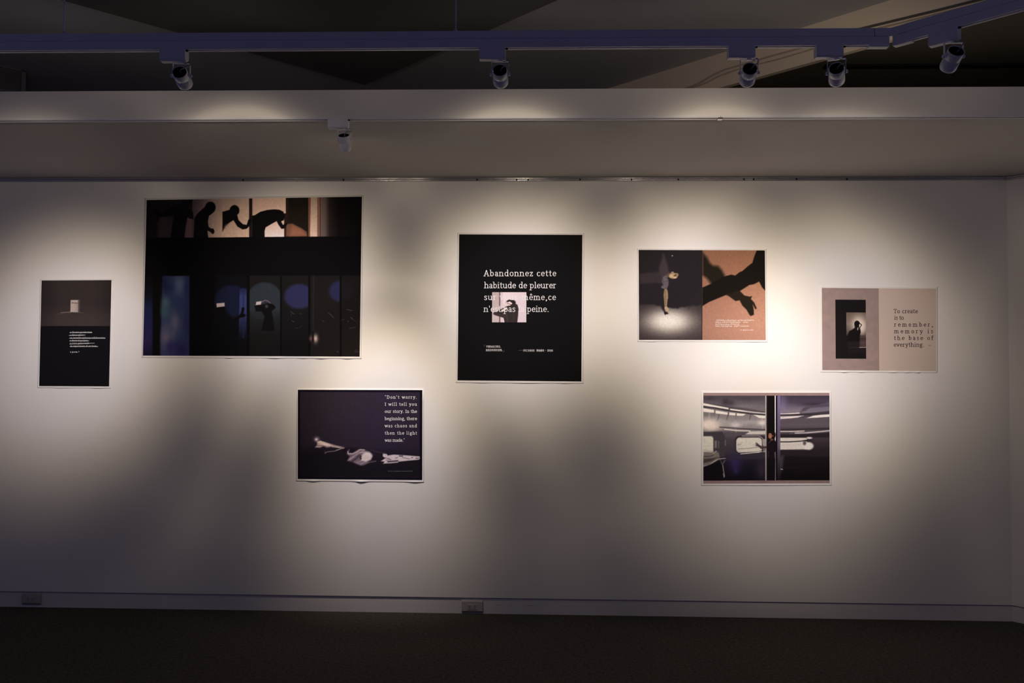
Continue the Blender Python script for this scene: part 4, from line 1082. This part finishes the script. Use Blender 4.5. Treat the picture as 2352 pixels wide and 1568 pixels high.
# right of the doorway
c.rect(1218, 177, 1975, 1397, (60, 52, 60), 3)
c.vgrad(1218, 178, 1985, 1396, [(178, (58, 51, 64)), (270, (74, 66, 80)), (340, (104, 96, 112)), (410, (128, 120, 132)), (450, (74, 68, 74)), (520, (88, 80, 90)), (620, (78, 70, 80)), (660, (62, 54, 60)), (700, (96, 88, 96)), (745, (52, 45, 52)), (780, (66, 58, 66)), (960, (44, 37, 43)), (1060, (32, 26, 31)), (1396, (20, 16, 19))])
c.glow(1750, 300, 200, 30, (50, 44, 54), .8); c.poly([(1620, 400), (1700, 340), (1850, 305), (1976, 285), (1976, 380), (1760, 420)], (112, 104, 122), 40, .7); c.poly([(1540, 420), (1600, 350), (1760, 320), (1976, 300), (1976, 330), (1700, 352), (1620, 400)], (66, 59, 68), 24, .7); c.poly([(1540, 445), (1976, 395), (1976, 440), (1700, 465)], (52, 46, 52), 20, .8)
c.line([(1265, 438), (1400, 436), (1540, 428)], 14, (222, 214, 216), 7); c.line([(1265, 458), (1480, 456), (1700, 440)], 12, (48, 42, 46), 8)
c.poly([(1265, 478), (1400, 474), (1605, 465), (1520, 492), (1400, 506), (1265, 514)], (224, 216, 212), 10); c.poly([(1640, 502), (1740, 466), (1860, 452), (1976, 446), (1976, 482), (1800, 494)], (230, 222, 218), 9)
c.poly([(1265, 520), (1500, 510), (1660, 512), (1976, 490), (1976, 640), (1265, 655)], (92, 84, 92), 30, .7); c.line([(1265, 600), (1976, 590)], 30, (104, 96, 102), 40, .5)
c.line([(1265, 668), (1600, 660), (1976, 645)], 10, (46, 40, 44), 8); c.line([(1265, 692), (1430, 692), (1610, 686)], 13, (216, 208, 206), 7); c.line([(1480, 716), (1650, 712), (1800, 698), (1976, 680)], 17, (196, 188, 192), 9); c.line([(1400, 728), (1500, 700), (1640, 706)], 7, (120, 112, 116), 8, .7)
c.poly([(1265, 735), (1500, 742), (1640, 735), (1976, 705), (1976, 780), (1265, 780)], (44, 37, 43), 18)
c.rrect(1240, 784, 1650, 956, 26, (218, 210, 202), 12); c.ell(1668, 902, 76, 56, (226, 220, 214), .2); c.ell(1682, 786, 42, 15, (216, 210, 206), .35); c.line([(1268, 842), (1400, 842), (1560, 832), (1700, 812)], 15, (40, 33, 38), 8); c.ell(1615, 862, 24, 28, (80, 72, 78), .4, .9); c.ell(1668, 826, 60, 14, (46, 40, 46), .4, .9)
c.line([(1280, 890), (1560, 884)], 14, (196, 188, 182), 22, .6); c.poly([(1265, 960), (1600, 952), (1700, 970), (1976, 930), (1976, 1060), (1265, 1040)], (44, 37, 42), 26, .8)
c.poly([(1222, 1040), (1320, 1040), (1300, 1200), (1240, 1380), (1222, 1390)], (92, 84, 100), 40, .6); c.line([(1262, 1230), (1300, 1240)], 9, (206, 198, 190), 7); c.line([(1310, 1216), (1560, 1212), (1800, 1200)], 4, (46, 40, 46), 8, .7)
c.vgrad(1222, 178, 1268, 1396, [(178, (116, 108, 148)), (500, (112, 104, 136)), (900, (100, 92, 112)), (1150, (62, 55, 66)), (1396, (30, 25, 30))], op=.9)
c.glow(1300, 300, 60, 160, (128, 120, 160), .5, (1262, 178, 1500, 700))
# doorway, its bright edges and the person
c.rect(1050, 177, 1067, 1397, (176, 168, 166), 5); c.rect(1066, 177, 1186, 1397, (20, 17, 17), 4); c.rect(1070, 177, 1086, 1397, (44, 38, 38), 6, .7)
c.rect(1186, 177, 1201, 900, (216, 208, 216), 4); c.rect(1190, 900, 1202, 1397, (150, 140, 144), 5); c.rect(1201, 177, 1223, 1397, (16, 13, 15), 4)
c.poly([(1128, 806), (1180, 802), (1208, 850), (1212, 975), (1198, 990), (1194, 1095), (1088, 1085), (1082, 960), (1086, 880), (1100, 845)], (29, 21, 29), 7)
c.poly([(1095, 1080), (1195, 1090), (1190, 1397), (1100, 1397)], (22, 18, 24), 10); c.poly([(1180, 990), (1200, 985), (1194, 1060), (1186, 1095)], (120, 106, 120), 6, .7)
c.poly([(1118, 800), (1160, 770), (1170, 810), (1140, 830)], (120, 80, 64), 6); c.ell(1156, 742, 42, 60, (26, 18, 19), .12); c.poly([(1094, 745), (1105, 715), (1136, 712), (1146, 760), (1140, 786), (1112, 796), (1098, 782)], (172, 116, 92), 6); c.line([(1100, 742), (1118, 738)], 5, (70, 42, 36), 4, .8); c.poly([(1105, 716), (1130, 690), (1180, 690), (1170, 730), (1140, 722)], (24, 17, 18), 6); c.ell(1158, 756, 8, 12, (130, 84, 66), .3)
c.line([(1100, 860), (1130, 820)], 8, (92, 78, 86), 6, .7); c.line([(1096, 980), (1090, 1060)], 8, (74, 58, 76), 8, .7)
c.poly([(1068, 904), (1000, 904), (962, 884), (930, 856), (914, 846), (912, 856), (926, 872), (904, 868), (906, 878), (926, 886), (904, 894), (912, 902), (944, 908), (968, 926), (990, 944), (1030, 942), (1068, 936)], (84, 62, 68), 6)
c.grain(.02, 3)
P.picture('printed_picture', c, 0.84)
